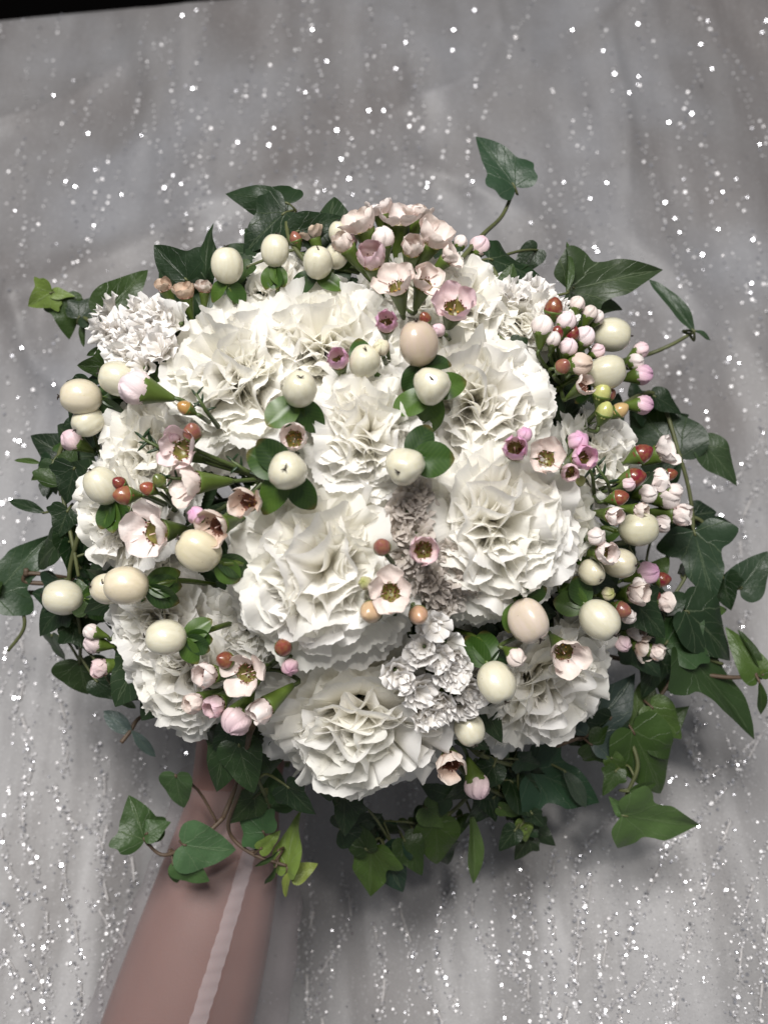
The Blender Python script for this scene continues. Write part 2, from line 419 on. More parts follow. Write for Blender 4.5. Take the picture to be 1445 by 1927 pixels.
def build_fabric():
    nx, ny = 230, 260
    x0, x1, y0, y1 = -0.62, 0.62, -0.50, 0.80
    v = []; f = []; keep = {}
    for j in range(ny):
        for i in range(nx):
            x = x0 + (x1 - x0) * i / (nx - 1); y = y0 + (y1 - y0) * j / (ny - 1)
            # the far hem runs obliquely: the grid rows end on it
            hem = hem_y(x)
            yy = y0 + (min(hem, 0.80) - y0) * j / (ny - 1)
            v.append((x, yy, fabz(x, yy) - 0.004 * smooth(hem - 0.006, hem, yy)))
    for j in range(ny - 1):
        for i in range(nx - 1):
            a = j * nx + i; f.append((a, a + 1, a + nx + 1, a + nx))
    link('skirt', mesh('skirt', v, f, [M_FAB]), gown)
build_fabric()
fl = link('floor', mesh('floor', [(-4, -4, -0.75), (4, -4, -0.75), (4, 4, -0.75), (-4, 4, -0.75)], [(0, 1, 2, 3)], [M_FLOOR]))
fl['kind'] = 'structure'

# sequins
def sequin_material(name, col, rough, metal):
    m, nt, out = newmat(name)
    pr = N(nt, 'ShaderNodeBsdfPrincipled')
    pr.inputs['Base Color'].default_value = (*col, 1); pr.inputs['Roughness'].default_value = rough; pr.inputs['Metallic'].default_value = metal
    nt.links.new(pr.outputs[0], out.inputs[0]); return m
M_SEQ = sequin_material('silver_sequin', (0.62, 0.62, 0.66), 0.20, 0.8)
M_SEQ2 = sequin_material('clear_sequin', (0.50, 0.49, 0.50), 0.28, 0.2)
M_SEQ3 = sequin_material('frosted_sequin', (0.60, 0.59, 0.60), 0.42, 0.35)
M_CORD = simple('white_cord', (0.42, 0.405, 0.40), 0.5, nscale=500, namp=.45)
rs = random.Random(5)
CAMP = Vector((0, 0, CAMZ))
class Discs:
    def __init__(s): s.v = []; s.f = []; s.m = []
    def disc(s, c, n, r, mi=0, ring=False, k=7):
        if c.y > hem_y(c.x) - .004: return
        n = n.normalized(); a = Vector((1, 0, 0)) if abs(n.x) < .8 else Vector((0, 1, 0))
        x = n.cross(a).normalized(); y = n.cross(x); b = len(s.v); ph = rs.random() * 6.28
        if ring:
            for q, dz in ((1.0, 0), (0.45, -0.12 * r)):
                for i in range(k):
                    t = ph + 2 * math.pi * i / k; s.v.append(c + x * math.cos(t) * r * q + y * math.sin(t) * r * q + n * dz)
            for i in range(k):
                j = (i + 1) % k; s.f.append((b + i, b + j, b + k + j, b + k + i)); s.m.append(mi)
        else:
            for i in range(k):
                t = ph + 2 * math.pi * i / k; s.v.append(c + x * math.cos(t) * r + y * math.sin(t) * r)
            s.f.append(tuple(b + i for i in range(k))); s.m.append(mi)
def sparkle_n(p, lamp=LAMP):
    return ((lamp - p).normalized() + (CAMP - p).normalized()).normalized()
D = Discs()
# bright glints seen one by one (centre pixels and relative size)
GL = [(139,152,1),(102,180,1),(45,38,.7),(370,20,.9),(363,168,.8),(180,320,1),(143,352,1),(125,342,.7),(230,367,1),(310,354,1),(342,347,.8),(352,404,.7),
(415,433,1),(167,252,.7),(267,256,.7),(30,397,.7),(178,425,.7),(448,269,1),(516,242,.9),(615,116,1.1),(588,57,.8),(694,209,1),(722,209,1),(634,246,1.1),(642,300,1),(611,359,.7),(664,367,1),
(763,81,1),(745,130,1.1),(853,57,1),(851,95,1),(892,20,1),(575,175,.8),(562,170,.8),(1155,140,1.5),(1183,175,1.2),(1198,160,.8),(1076,57,.8),(1199,46,1),(1200,145,.5),(1330,40,.8),(1317,84,1),
(1300,215,1.4),(1257,231,1.1),(1338,130,.8),(1413,242,1),(1432,62,1.1),(1440,40,1),(1060,344,1.1),(804,345,1),(889,342,1.2),(881,367,.8),(998,420,.9),(1005,472,1),(1123,474,1.2),(1250,382,1.3),(1268,412,1.1),(1277,438,1.1),
(1383,338,1),(1350,432,.9),(1415,452,1.1),(1320,480,1.2),(1412,534,1),(1185,590,1.3),(1190,610,1.1),(1222,590,.8),(1140,345,.8),(1358,362,.7),(1404,372,.7),(1252,635,.8),
(25,670,1.4),(43,655,.9),(103,724,.8),(38,830,1.3),(5,947,1.3),(22,940,.8),(10,1020,1),(54,1120,1.6),(313,1443,1.8),(38,1312,1),(258,1590,1.4),(228,1355,.7),(180,1345,.8),(1270,1460,1.7),(1290,1475,1.4),(1366,1672,1.2),
(1200,1695,1.3),(1186,1745,1.3),(1190,1770,1.4),(1176,1795,1.9),(1195,1782,1.3),(1070,1602,1),(1225,1610,.9),(835,1735,.9),(820,1900,1.1),(860,1888,.9),(155,1785,.8),(135,1810,.9),(115,1740,.7),(1355,970,1.1),(1357,995,.9),(1370,675,1.1),(300,1765,.6),(50,1492,.6),(220,1682,.7)]
for (px, py, s) in GL:
    if py < 1100 and rs.random() < 0: continue
    p = on_fabric(px, py, 0.0022); s *= rs.uniform(.6, 1.15); s *= .46 if py > 1300 else 1.0
    n = sparkle_n(p) + Vector((rs.gauss(0, .06), rs.gauss(0, .06), 0))
    depth = CAMZ - p.z
    D.disc(p, n, 0.00085 * s * (0.75 + 0.6 * depth), 0)
    for q in range(2):
        pp = on_fabric(px + rs.gauss(0, 9), py + rs.gauss(0, 9), 0.0015)
        D.disc(pp, fabn(pp.x, pp.y) + Vector((rs.gauss(0, .2), rs.gauss(0, .2), 0)), 0.0009, 1)
# scattered columns of sequins in the far cloth
for c in range(105):
    x = rs.uniform(-0.5, 0.5); y = rs.uniform(-.1, .2); L = rs.uniform(.12, .55); a = rs.gauss(0, .22); nseq = int(L / 0.0065)
    for i in range(nseq):
        if rs.random() < .42: continue
        t = i / nseq; yy = y + L * t; xx = x + a * L * t + .008 * math.sin(t * 9 + c)
        if abs(xx) > .6 or yy > .66: continue
        p = Vector((xx + rs.gauss(0, .0015), yy, 0)); p.z = fabz(p.x, p.y) + .0012
        n = fabn(p.x, p.y).lerp(sparkle_n(p), .4) + Vector((rs.gauss(0, .24), rs.gauss(0, .24), 0))
        D.disc(p, n, rs.uniform(.0007, .0015), rs.choice((0, 1, 2, 2)), ring=False)
for c in range(2600):
    px = rs.uniform(-80, 1520); py = rs.uniform(-30, 1960)
    p = on_fabric(px, py, .0012)
    n = fabn(p.x, p.y) + Vector((rs.gauss(0, .32), rs.gauss(0, .32), 0))
    D.disc(p, n, rs.uniform(.0004, .0010) * (0.8 if py > 1400 else 1), rs.choice((0, 1, 2, 2)))
# fine glitter in wavy lengthwise strands, densest in the near cloth
for c in range(64):
    x0_ = -.36 + .72 * (c + rs.uniform(-.3, .3)) / 64; am = rs.uniform(.004, .014); fr = rs.uniform(14, 34); ph = rs.uniform(0, 6.28); sl = x0_ * rs.uniform(.1, .5) + rs.gauss(0, .05)
    y = -.42; top = rs.choice((-.12, -.02, .05, .18, .3)); wdt = rs.choice((.0006, .0010, .0022))
    while y < top:
        y += rs.uniform(.0006, .0030) * (1 + 2.2 * smooth(-.12, .2, y))
        if noise.noise(Vector((c * 3.1, y * 22, 0))) < -.02: continue
        x = x0_ + am * math.sin(y * fr + ph) - sl * (y + .1) + rs.gauss(0, wdt)
        p = Vector((x, y, fabz(x, y) + .0010)); n = fabn(x, y).lerp(sparkle_n(p), .45) + Vector((rs.gauss(0, .26), rs.gauss(0, .26), 0))
        D.disc(p, n, rs.uniform(.0003, .0009), rs.choice((0, 1, 1, 2, 2)), k=5, ring=False)
# dense fine glitter low right
for c in range(5200):
    px = rs.uniform(960, 1480); py = rs.uniform(1560, 1960)
    if noise.noise(Vector((px * .008, py * .004, 5))) + (px - 1050) / 500 + (py - 1750) / 500 < rs.uniform(.1, 1.1): continue
    p = on_fabric(px, py, .0010)
    n = fabn(p.x, p.y) + Vector((rs.gauss(0, .42), rs.gauss(0, .42), 0))
    D.disc(p, n, rs.uniform(.00016, .00042), rs.choice((0, 2)), k=4)
# embroidered strands in the near cloth: chains of ring sequins beside a cord
STR = [[(1372,1540),(1335,1640),(1300,1740),(1275,1840),(1265,1960)],[(1445,1585),(1405,1690),(1390,1800),(1378,1960)],[(1260,1590),(1210,1690),(1175,1790),(1160,1960)],
[(1110,1640),(1095,1740),(1075,1850),(1045,1960)],[(1160,1530),(1110,1580),(1080,1640),(1085,1720),(1080,1800),(1085,1900)],[(990,1640),(1000,1760),(990,1860),(1000,1960)],
[(880,1575),(860,1640),(835,1700),(820,1760),(830,1830),(860,1900)],[(745,1700),(790,1830),(810,1880),(840,1950)],[(905,1610),(885,1700),(900,1760),(950,1820),(985,1850)],[(955,1660),(965,1740),(965,1830)],
[(1445,1350),(1390,1450),(1330,1520),(1290,1570),(1240,1600)],[(1420,1390),(1360,1440),(1310,1470)],[(1330,1290),(1310,1360),(1300,1420),(1330,1470)],[(1150,1720),(1130,1820),(1120,1960)],[(1040,1600),(1035,1700),(1040,1800),(1020,1960)],
[(1440,1730),(1430,1850),(1420,1960)],[(1230,1800),(1200,1860),(1140,1900),(1120,1940)],[(645,1640),(655,1740),(600,1840),(610,1960)],[(590,1700),(575,1800),(580,1960)],[(700,1740),(720,1850),(700,1960)],
[(0,1700),(40,1760),(75,1850),(100,1960)],[(0,1790),(35,1840),(60,1910),(70,1960)],[(60,1600),(85,1700),(85,1800),(95,1880)],[(140,1550),(120,1640),(140,1740),(150,1850),(150,1960)],[(215,1500),(190,1600),(200,1690),(235,1780)],
[(110,1200),(105,1290),(125,1380),(120,1460)],[(40,1350),(60,1430),(40,1520),(50,1600)],[(180,1400),(195,1480),(180,1560)],[(275,1480),(300,1600),(280,1690)],[(30,1180),(45,1260),(30,1340)],[(100,1480),(130,1540),(180,1570),(200,1640)],
[(1440,900),(1400,960),(1390,1040),(1410,1100)],[(1330,900),(1350,920),(1400,880),(1440,800)],[(1400,1150),(1380,1230),(1360,1290)],[(0,1560),(20,1640),(60,1700)],[(235,1560),(250,1660),(230,1750),(190,1850)],[(170,1690),(210,1770),(190,1860),(210,1960)]]
cord = MB()
for si, ps in enumerate(STR):
    pts2 = spline([Vector((a, b, 0)) for a, b in ps], 14)
    n = len(pts2); path = []
    acc = 0
    for i in range(n - 1):
        a, b = pts2[i], pts2[i + 1]; m = max(1, int((b - a).length / 5.0))
        for q in range(m):
            t = q / m; pp = a.lerp(b, t)
            w_ = 3 + 5 * abs(math.sin(i * .35 + si))
            for rep in range(2):
                p = on_fabric(pp.x + rs.gauss(0, w_), pp.y + rs.gauss(0, 3), .0016)
                nn = fabn(p.x, p.y) + Vector((rs.gauss(0, .38), rs.gauss(0, .38), 0))
                if rs.random() < .02: nn = sparkle_n(p) + Vector((rs.gauss(0, .08), rs.gauss(0, .08), 0))
                D.disc(p, nn, rs.uniform(.0006, .0011), rs.choice((0, 1, 1, 2)), ring=rs.random() < .6)
        if math.sin(i * .43 + si * 1.7) > .1: path.append(on_fabric(a.x + 3, a.y, .0008))
        else:
            if len(path) > 2: cord.tube(path, rs.uniform(.0006, .0011), rs.uniform(.0004, .0010), 5)
            path = []
    if len(path) > 2: cord.tube(path, rs.uniform(.0006, .0011), rs.uniform(.0004, .0010), 5)
o = link('sequins', mesh('sequins', D.v, D.f, [M_SEQ, M_SEQ2, M_SEQ3], midx=D.m, smooth_on=False), gown); o['kind'] = 'stuff'
o = link('embroidered_cord', cord.mesh('embroidered_cord', [M_CORD]), gown); o['kind'] = 'stuff'

# ------------------------------------------------------------------ forearm, hand, sleeve
def skin_material():
    m, nt, out = newmat('skin')
    nz = noisec(nt, 40, 2)
    c = ramp(nt, nz, [(0.2, (0.185, 0.098, 0.082)), (0.8, (0.20, 0.107, 0.090))])
    pr = N(nt, 'ShaderNodeBsdfPrincipled'); nt.links.new(c, pr.inputs['Base Color']); pr.inputs['Roughness'].default_value = 0.5
    pr.inputs['Subsurface Weight'].default_value = 0.2; pr.inputs['Subsurface Radius'].default_value = (1, .35, .2); pr.inputs['Subsurface Scale'].default_value = 0.004
    nt.links.new(bump(nt, noisec(nt, 900, 2), .2, .0004), pr.inputs['Normal'])
    nt.links.new(pr.outputs[0], out.inputs[0]); return m
M_SKIN = skin_material()
def build_person():
    bm = bmesh.new(); sk = bm.verts.layers.skin.verify()
    def chain(pts, rad, start=None):
        prev = start
        for p, r in zip(pts, rad):
            vv = bm.verts.new(p); vv[sk].radius = (r, r * .86) if r > .02 else (r, r)
            if prev is not None: bm.edges.new((prev, vv))
            prev = vv
        return prev
    ax = [arm_axis(t) for t in (1.0, .8, .6, .42, .25, .1, 0.0)]
    wrist = chain(ax, [.047, .047, .0435, .039, .0335, .0275, .0265])
    w0 = arm_axis(0.0)
    d = (BIND - w0); palm = w0 + Vector((0.004, .035, -.004))
    prev = chain([w0 + Vector((.002, .018, -.002)), palm, palm + Vector((0.002, .022, -.003))], [.025, .024, .020], wrist)
    hx = Vector((1, 0.25, 0)).normalized()
    # four fingers close round the stems, thumb comes across from the side
    for i, (l, r) in enumerate(((.9, .0085), (1.0, .0088), (.93, .0084), (.75, .0072))):
        o_ = palm + Vector((.010, .030 - .019 * i, .002))
        chain([o_ + Vector((.010, 0, .010)), o_ + Vector((.030 * l, .002, .016)), o_ + Vector((.046 * l, .004, .002)), o_ + Vector((.042 * l, .004, -.018)), o_ + Vector((.024 * l, .003, -.026))],
              [r * 1.15, r, r * .93, r * .88, r * .7], prev if i < 2 else wrist)
    chain([palm + Vector((-.016, -.004, .010)), palm + Vector((-.012, .018, .022)), palm + Vector((.006, .036, .026)), palm + Vector((.020, .042, .020))], [.0125, .0105, .0095, .0075], wrist)
    me = bpy.data.meshes.new('person'); bm.to_mesh(me); bm.free(); me.materials.append(M_SKIN)
    o = link('person', me)
    me.skin_vertices[0].data[0].use_root = True
    s = o.modifiers.new('skin', 'SKIN'); s.use_smooth_shade = True
    u = o.modifiers.new('sub', 'SUBSURF'); u.levels = 2; u.render_levels = 2
    o['label'] = 'person reaching one bare forearm up from below to hold the bouquet stems'; o['category'] = 'person'
build_person()
def tulle_material(name, col, opac):
    m, nt, out = newmat(name)
    tr = N(nt, 'ShaderNodeBsdfTransparent')
    d = N(nt, 'ShaderNodeBsdfDiffuse'); d.inputs[0].default_value = (*col, 1)
    lw = N(nt, 'ShaderNodeLayerWeight'); lw.inputs[0].default_value = .35
    f = mathn(nt, 'MULTIPLY_ADD', lw.outputs['Facing'], opac * 1.2, opac)
    f = mathn(nt, 'MINIMUM', f, 1.0)
    mx = N(nt, 'ShaderNodeMixShader'); nt.links.new(f, mx.inputs[0])
    nt.links.new(tr.outputs[0], mx.inputs[1]); nt.links.new(d.outputs[0], mx.inputs[2]); nt.links.new(mx.outputs[0], out.inputs[0]); return m
M_TULLE = tulle_material('sheer_tulle', (0.40, 0.36, 0.37), 0.12)
M_SEAM = tulle_material('seam_tape', (0.50, 0.46, 0.48), 0.30)
def build_sleeve():
    root = thing('sheer_sleeve', 'see-through tulle sleeve with a pale lengthwise seam over the forearm', 'sleeve', arm_axis(.9))
    n, s = 36, 40; v = []; f = []
    for i in range(n):
        t = .05 + .95 * i / (n - 1); c = arm_axis(t); r = .0385 + (.0575 - .0385) * smooth(.1, .9, t)
        r += .0008 * math.sin(i * 1.3)
        for k in range(s):
            a = 2 * math.pi * k / s
            q = r * (1 + .012 * math.sin(3 * a + i * .3) + .35 * math.exp(-((a - .1) / .35) ** 2) * .35)
            v.append(c + Vector((math.cos(a) * q, 0, math.sin(a) * q * .9)))
    for i in range(n - 1):
        for k in range(s):
            k2 = (k + 1) % s; f.append((i * s + k, i * s + k2, (i + 1) * s + k2, (i + 1) * s + k))
    link('sleeve_fabric', mesh('sleeve_fabric', v, f, [M_TULLE]), root)
    v = []; f = []; m_ = 60
    for i in range(m_):
        t = i / (m_ - 1); py = 1555 + (1960 - 1555) * t
        cx = 482 + (362 - 482) * t ** 1.05; wd = (13 + 4 * t) * (1 + .05 * math.sin(i * 1.7) + .04 * math.sin(i * .6))
        # find t on the arm by y
        for side in (-1, -.5, 0, .5, 1):
            lo, hi = .05, 1.0
            p = P(cx + side * wd, py, -.05)
            for _ in range(25):
                mid = (lo + hi) / 2
                if arm_axis(mid).y > p.y: lo = mid
                else: hi = mid
            c = arm_axis(lo); r = (.0385 + (.0575 - .0385) * smooth(.1, .9, lo)) * 1.02 + .0006
            dx = max(-.9 * r, min(.9 * r, p.x - c.x)); z = c.z + math.sqrt(r * r - dx * dx) * .9 + .001 - .0004 * abs(side)
            pp = P(cx + side * wd, py, z); v.append((pp.x, pp.y, z + .0007 * math.sin(i * 1.5 + side * .8)))
    for i in range(m_ - 1):
        for k in range(4): a = i * 5 + k; f.append((a, a + 1, a + 6, a + 5))
    o = link('seam_strip', mesh('seam_strip', v, f, [M_SEAM]), root); o['label'] = 'pale puckered seam tape running down the sheer sleeve'
build_sleeve()

# ------------------------------------------------------------------ stems of the bouquet
def stem_to_bind(mb, start, d, r=.0014, sides=5):
    mid = start - d.normalized() * ((start - BIND).length * .45)
    mb.tube(spline([start, mid, BIND + Vector((start.x, start.y, 0)) * .10], 5), r, r, sides)
hb = thing('stem_bundle', 'bundle of cut green stems gripped by the hand under the flowers', 'stems', BIND)
END = P(500, 1440, -0.150)
rr = random.Random(2)
for i in range(18):
    a = i * 2.4; q = .0035 * math.sqrt(i)
    mb = MB(); off = Vector((math.cos(a) * q, math.sin(a) * q * .5, math.sin(a) * q))
    mb.tube(spline([BIND + off * 1.6, BIND.lerp(END, .5) + off * .85, END + off * 1.1], 3), .0022, .0022, 6)
    link('stem', mb.mesh('stem', [M_STEM]), hb)

# ------------------------------------------------------------------ carnations
def petal_mesh(kind, seed):
    r = random.Random(seed * 77 + len(kind))
    A, bend, amp, cup, nu, nv = {'inner': (R(36), .62, .100, .03, 53, 15), 'mid': (R(37), .85, .085, .04, 53, 14), 'outer': (R(40), .60, .045, .08, 57, 12)}[kind]
    p1, p2, p3 = [r.uniform(0, 6.28) for _ in range(3)]
    k1 = r.uniform(5.5, 8.0) if kind != 'outer' else r.uniform(4, 6.5); k2 = r.uniform(11, 16)
    serr = [r.uniform(-1, 1) for _ in range(nu)]
    fold = r.uniform(-.6, .6)
    v = []; uv = []
    # centre line
    rad = [0.0]; hgt = [0.0]; th = []
    for j in range(nv):
        vv = j / (nv - 1); th.append(bend * (smooth(.25, 1.0, vv) ** 1.1) * (1.0 if kind != 'inner' else .8))
        if j: rad.append(rad[-1] + math.sin(th[j]) / (nv - 1)); hgt.append(hgt[-1] + math.cos(th[j]) / (nv - 1))
    for j in range(nv):
        vv = j / (nv - 1)
        for i in range(nu):
            u = 2 * i / (nu - 1) - 1
            fan = smooth(.12, .75, vv)
            a = u * A * (.30 + .70 * fan)
            edge = vv ** 5
            zig = ((.004 if kind != 'outer' else .008) * (1 if i % 2 else -1) + (.003 if kind != 'outer' else .006) * serr[i] + (.010 if kind != 'outer' else .018) * math.sin(k2 * 1.7 * u + p1)) * edge
            s = vv * (1 + .05 * math.sin(k1 * .6 * u + p3) * vv ** 2 - .10 * (u * u) ** 2 * vv ** 2) + zig
            lat = s * math.sin(a); ext = s * math.cos(a) - vv
            w_ = amp * (vv ** 2.6) * (math.sin(k1 * u + p1) + .26 * math.sin(k2 * u + p2) + .25 * math.sin(k1 * 1.9 * u * vv + p3)) 
            w_ += fold * u * vv * vv * .35
            w_ -= cup * (u * u) * fan * (1.0 - .5 * vv)
            t = th[j]
            # in-plane direction (radial sin, height cos); normal (radial cos, height -sin)
            y = rad[j] + ext * math.sin(t) + w_ * math.cos(t)
            z = hgt[j] + ext * math.cos(t) - w_ * math.sin(t)
            x = lat + (.55 if kind != 'outer' else .2) * amp * vv ** 3 * math.cos(k1 * u + p1 + .6)
            v.append((x, y, z)); uv.append((i / (nu - 1), vv))
    f = [(j * nu + i, j * nu + i + 1, (j + 1) * nu + i + 1, (j + 1) * nu + i) for j in range(nv - 1) for i in range(nu - 1)]
    return mesh('petal_' + kind, v, f, [M_PETAL], uv=uv)
PET = {k: [petal_mesh(k, s) for s in range(7)] for k in ('inner', 'mid', 'outer')}
mbc = MB(); mbc.lathe([(.02, -.42), (.13, -.40), (.15, -.2), (.17, .02), (.19, .14), (.21, .22)], 12)
ME_CCALYX = mbc.mesh('carnation_calyx', [M_CALYX])
def carnation(px, py, Rp, label, seed, tilt=None, col=(0.96, 0.95, 0.93), lift=0.0, dens=1.0, half=False):
    r = random.Random(seed)
    z = zd(px, py) + lift; top = P(px, py, z); L = Rp * kpx(z) * 1.20
    n = ndome(px, py)
    if tilt: n = (n + Vector(tilt)).normalized()
    base = top - n * L * .66
    root = thing('carnation', label, 'carnation', base, 'white carnations of the bouquet')
    F = frame(base, n, r.uniform(0, 6.28))
    cn = r.random
    k = 0
    plan = [('inner', int(25 * dens), 0, 28, .76, .95), ('mid', int(24 * dens), 20, 46, .82, .96), ('outer', int(18 * dens), 46, 66, .86, 1.0), ('outer', int(12 * dens), 68, 88, .88, 1.0)]
    for kind, cnt, t0, t1, s0, s1 in plan:
        for i in range(cnt):
            k += 1
            az = k * 2.39996 + r.gauss(0, .25)
            # the head is not quite regular: petals crowd in two or three whorls
            tl = R(t0 + (t1 - t0) * (i + .5) / cnt) + r.gauss(0, .08)
            s = L * r.uniform(s0, s1)
            off = Vector((math.cos(az), math.sin(az), 0)) * L * .07 * r.random()
            mtx = F @ Matrix.Translation(off) @ Matrix.Rotation(az, 4, 'Z') @ Matrix.Rotation(-tl, 4, 'X') @ Matrix.Rotation(r.gauss(0, .28 if kind == 'inner' else .12), 4, 'Z') @ Matrix.Diagonal((s * r.uniform(.85, 1.1), s, s, 1))
            q = r.uniform(.965, 1.02)
            link('petal', r.choice(PET[kind]), root, mtx, (col[0] * q, col[1] * q, col[2] * q * r.uniform(.96, 1.01)))
    link('calyx', ME_CCALYX, root, F @ Matrix.Diagonal((L * .8, L * .8, L * .8, 1)))
    mb = MB(); stem_to_bind(mb, base - n * L * .3 - base + base, n, .0018)
    st = link('stem', mb.mesh('stem', [M_STEM]), root)
CARN = [
 (412,672,168,'big white carnation with a cream heart at the upper left of the bouquet',dict(tilt=(-.1,.05,0))),
 (602,618,164,'white carnation in the upper middle, right below the pair of berries with broad sepals',dict(lift=-.004)),
 (693,800,132,'carnation at the centre between the two front-facing berries, edges finely crimped',dict(lift=.008)),
 (930,735,158,'large white carnation right of centre above the lilac waxflower cluster',dict(lift=.002)),
 (965,985,178,'largest cream carnation on the right, beside the faded grey statice',dict(lift=.012,tilt=(-.05,.05,0))),
 (600,1075,192,'wide cream carnation with long wavy folds left of the faded statice',dict(lift=.008,tilt=(0,.1,.1))),
 (684,1424,190,'white carnation hanging lowest at the bottom centre of the bouquet',dict(lift=.004,tilt=(0,-.25,0))),
 (1055,1318,165,'white carnation at the lower right under the open cream waxflower',dict(tilt=(.05,-.1,0))),
 (268,1188,116,'small bright white carnation behind the berry at the lower left',dict(lift=.0)),
 (325,1305,138,'blush-tinted white carnation at the lower left beside the pink waxflower buds',dict(tilt=(-.1,-.15,0))),
 (196,965,126,'pure white carnation at the left edge behind the berry with two red buds',dict(tilt=(-.2,0,0))),
 (246,835,126,'white carnation at the left behind the dark needle leaves',dict(lift=-.008)),
 (885,545,118,'white carnation at the upper right behind the pink-flushed waxflower',dict(lift=-.004)),
 (1000,585,84,'small dense white carnation next to the cluster of pink buds at the upper right',dict(lift=0)),
 (1150,862,108,'half hidden cream carnation behind the right-hand red waxflower buds',dict(lift=-.01)),
 (508,520,96,'white carnation at the back behind the two upright berries',dict(lift=-.018)),
 (775,530,105,'white carnation at the top behind the cluster of open waxflowers',dict(lift=-.012)),
 (905,1310,108,'white carnation tucked between the lower statice and the lower right carnation',dict(lift=-.012)),
 (1062,1000,118,'cream carnation overlapped by the largest one on its right side',dict(lift=-.006)),
 (470,1190,90,'white carnation mostly hidden beneath the wide wavy one at the lower left',dict(lift=-.018)),
]
for i, (px, py, Rp, lab, kw) in enumerate(CARN):
    carnation(px, py, Rp, lab, 100 + i, **kw)

# ------------------------------------------------------------------ leaf meshes
def leaf_from_outline(name, pts, mat, fold, curl, wave, seed, n=22, across=4, twist=0.0):
    r = random.Random(seed)
    o = spline([Vector((a, b, 0)) for a, b in pts], 4)
    m = len(o); mid = []
    for i in range(m):
        t = i / (m - 1); mid.append(max(0.0, min(1.0, o[i].y * .55 + .45 * (t ** 1.0)))) if 0 < i < m - 1 else mid.append(0.0 if i == 0 else 1.0)
    for i in range(1, m): mid[i] = max(mid[i], mid[i - 1])
    v = []; uv = []; f = []
    ph = r.uniform(0, 6.28)
    def lift(x, y):
        return (fold * abs(x) - curl * (max(0, y) ** 2) + wave * (math.sin(y * 7 + ph + (2 if x > 0 else 0)) * abs(x) * 2.4 + .35 * math.sin(y * 19 + ph * 2 + x * 8) * abs(x) ** .5 * .5) + twist * x * y - .35 * x * x)
    for side in (1, -1):
        b = len(v)
        asym = 1 + side * r.uniform(-.08, .08)
        for i in range(m):
            for q in range(across + 1):
                t = q / across
                x = o[i].x * t * asym * side; y = mid[i] + (o[i].y - mid[i]) * t
                v.append((x, y, lift(x, y))); uv.append((x + .5, (y + .25) / 1.3))
        for i in range(m - 1):
            for q in range(across):
                a = b + i * (across + 1) + q
                fc = (a, a + across + 1, a + across + 2, a + 1)
                f.append(fc if side > 0 else fc[::-1])
    me = mesh(name, v, f, [mat], uv=uv)
    bm = bmesh.new(); bm.from_mesh(me); bmesh.ops.remove_doubles(bm, verts=bm.verts, dist=1e-5); bm.to_mesh(me); bm.free()
    me.polygons.foreach_set('use_smooth', [True] * len(me.polygons))
    return me
IV_A = [(0, 0), (.10, -.10), (.27, -.16), (.42, -.08), (.46, .05), (.56, .16), (.50, .26), (.37, .34), (.31, .45), (.26, .58), (.17, .76), (.08, .90), (0, 1)]
IV_B = [(0, 0), (.12, -.12), (.30, -.10), (.40, .04), (.42, .18), (.38, .34), (.30, .50), (.20, .70), (.08, .90), (0, 1)]
IV_C = [(0, 0), (.10, -.06), (.28, -.12), (.50, -.02), (.64, .10), (.50, .24), (.34, .30), (.30, .42), (.30, .55), (.18, .74), (.07, .90), (0, 1)]
LV_E = [(0, 0), (.10, .08), (.22, .25), (.28, .45), (.26, .65), (.16, .85), (.05, .96), (0, 1)]
IVY = [leaf_from_outline('ivy_leaf', IV_A, M_IVY, .30, .18, .05, 1), leaf_from_outline('ivy_leaf', IV_B, M_IVY, .22, .26, .06, 2, twist=.15),
       leaf_from_outline('ivy_leaf', IV_C, M_IVY, .26, .12, .06, 3, twist=-.15), leaf_from_outline('ivy_leaf', IV_A, M_IVY, -.12, .22, .08, 4),
       leaf_from_outline('ivy_leaf', LV_E, M_IVY, .3, .2, .05, 5)]
SEP = [leaf_from_outline('sepal', [(0, 0), (.16, .06), (.30, .28), (.34, .52), (.27, .76), (.12, .94), (0, 1)], M_SEPAL, .35, cu, .03, s) for s, cu in ((1, .25), (2, -.15), (3, .5))]

# ------------------------------------------------------------------ hypericum berries
def berry_mesh(seed, lobe):
    v = []; f = []; ns, nr = 28, 18; r = random.Random(seed); ph = r.uniform(0, 2)
    for i in range(nr + 1):
        th = math.pi * i / nr
        for k in range(ns):
            a = 2 * math.pi * k / ns
            q = .5 * math.sin(th) ** .92 * (1 + lobe * math.cos(3 * a + ph) * math.sin(th) + .012 * math.sin(2 * a + 1))
            groove = -.028 * math.exp(-((math.sin((3 * a + ph) / 2)) / .16) ** 2) * math.sin(th)
            q += groove
            z = .575 * math.cos(th) + .03 * math.sin(th) * math.cos(a + ph) * lobe * 8 - .045 * math.exp(-(th / .28) ** 2)
            v.append((q * math.cos(a), q * math.sin(a), z))
    for i in range(nr):
        for k in range(ns):
            k2 = (k + 1) % ns; f.append((i * ns + k, (i + 1) * ns + k, (i + 1) * ns + k2, i * ns + k2))
    return mesh('berry', v, f, [M_BERRY])
BER = [berry_mesh(1, .03), berry_mesh(2, .05), berry_mesh(3, .085), berry_mesh(4, .02)]
def style_mesh(seed):
    r = random.Random(seed); mb = MB()
    for i in range(2 + seed % 2):
        a = r.uniform(0, 6.28); d = Vector((math.cos(a), math.sin(a), 0)) * r.uniform(.03, .09)
        mb.tube(spline([Vector((0, 0, .50)), Vector((0, 0, .56)) + d * .3, Vector((0, 0, .60)) + d, Vector((0, 0, .60)) + d * 1.7], 3), .026, .012, 5)
    mb.ball((0, 0, .515), .035); return mb.mesh('style', [M_DARK])
STY = [style_mesh(i) for i in range(4)]
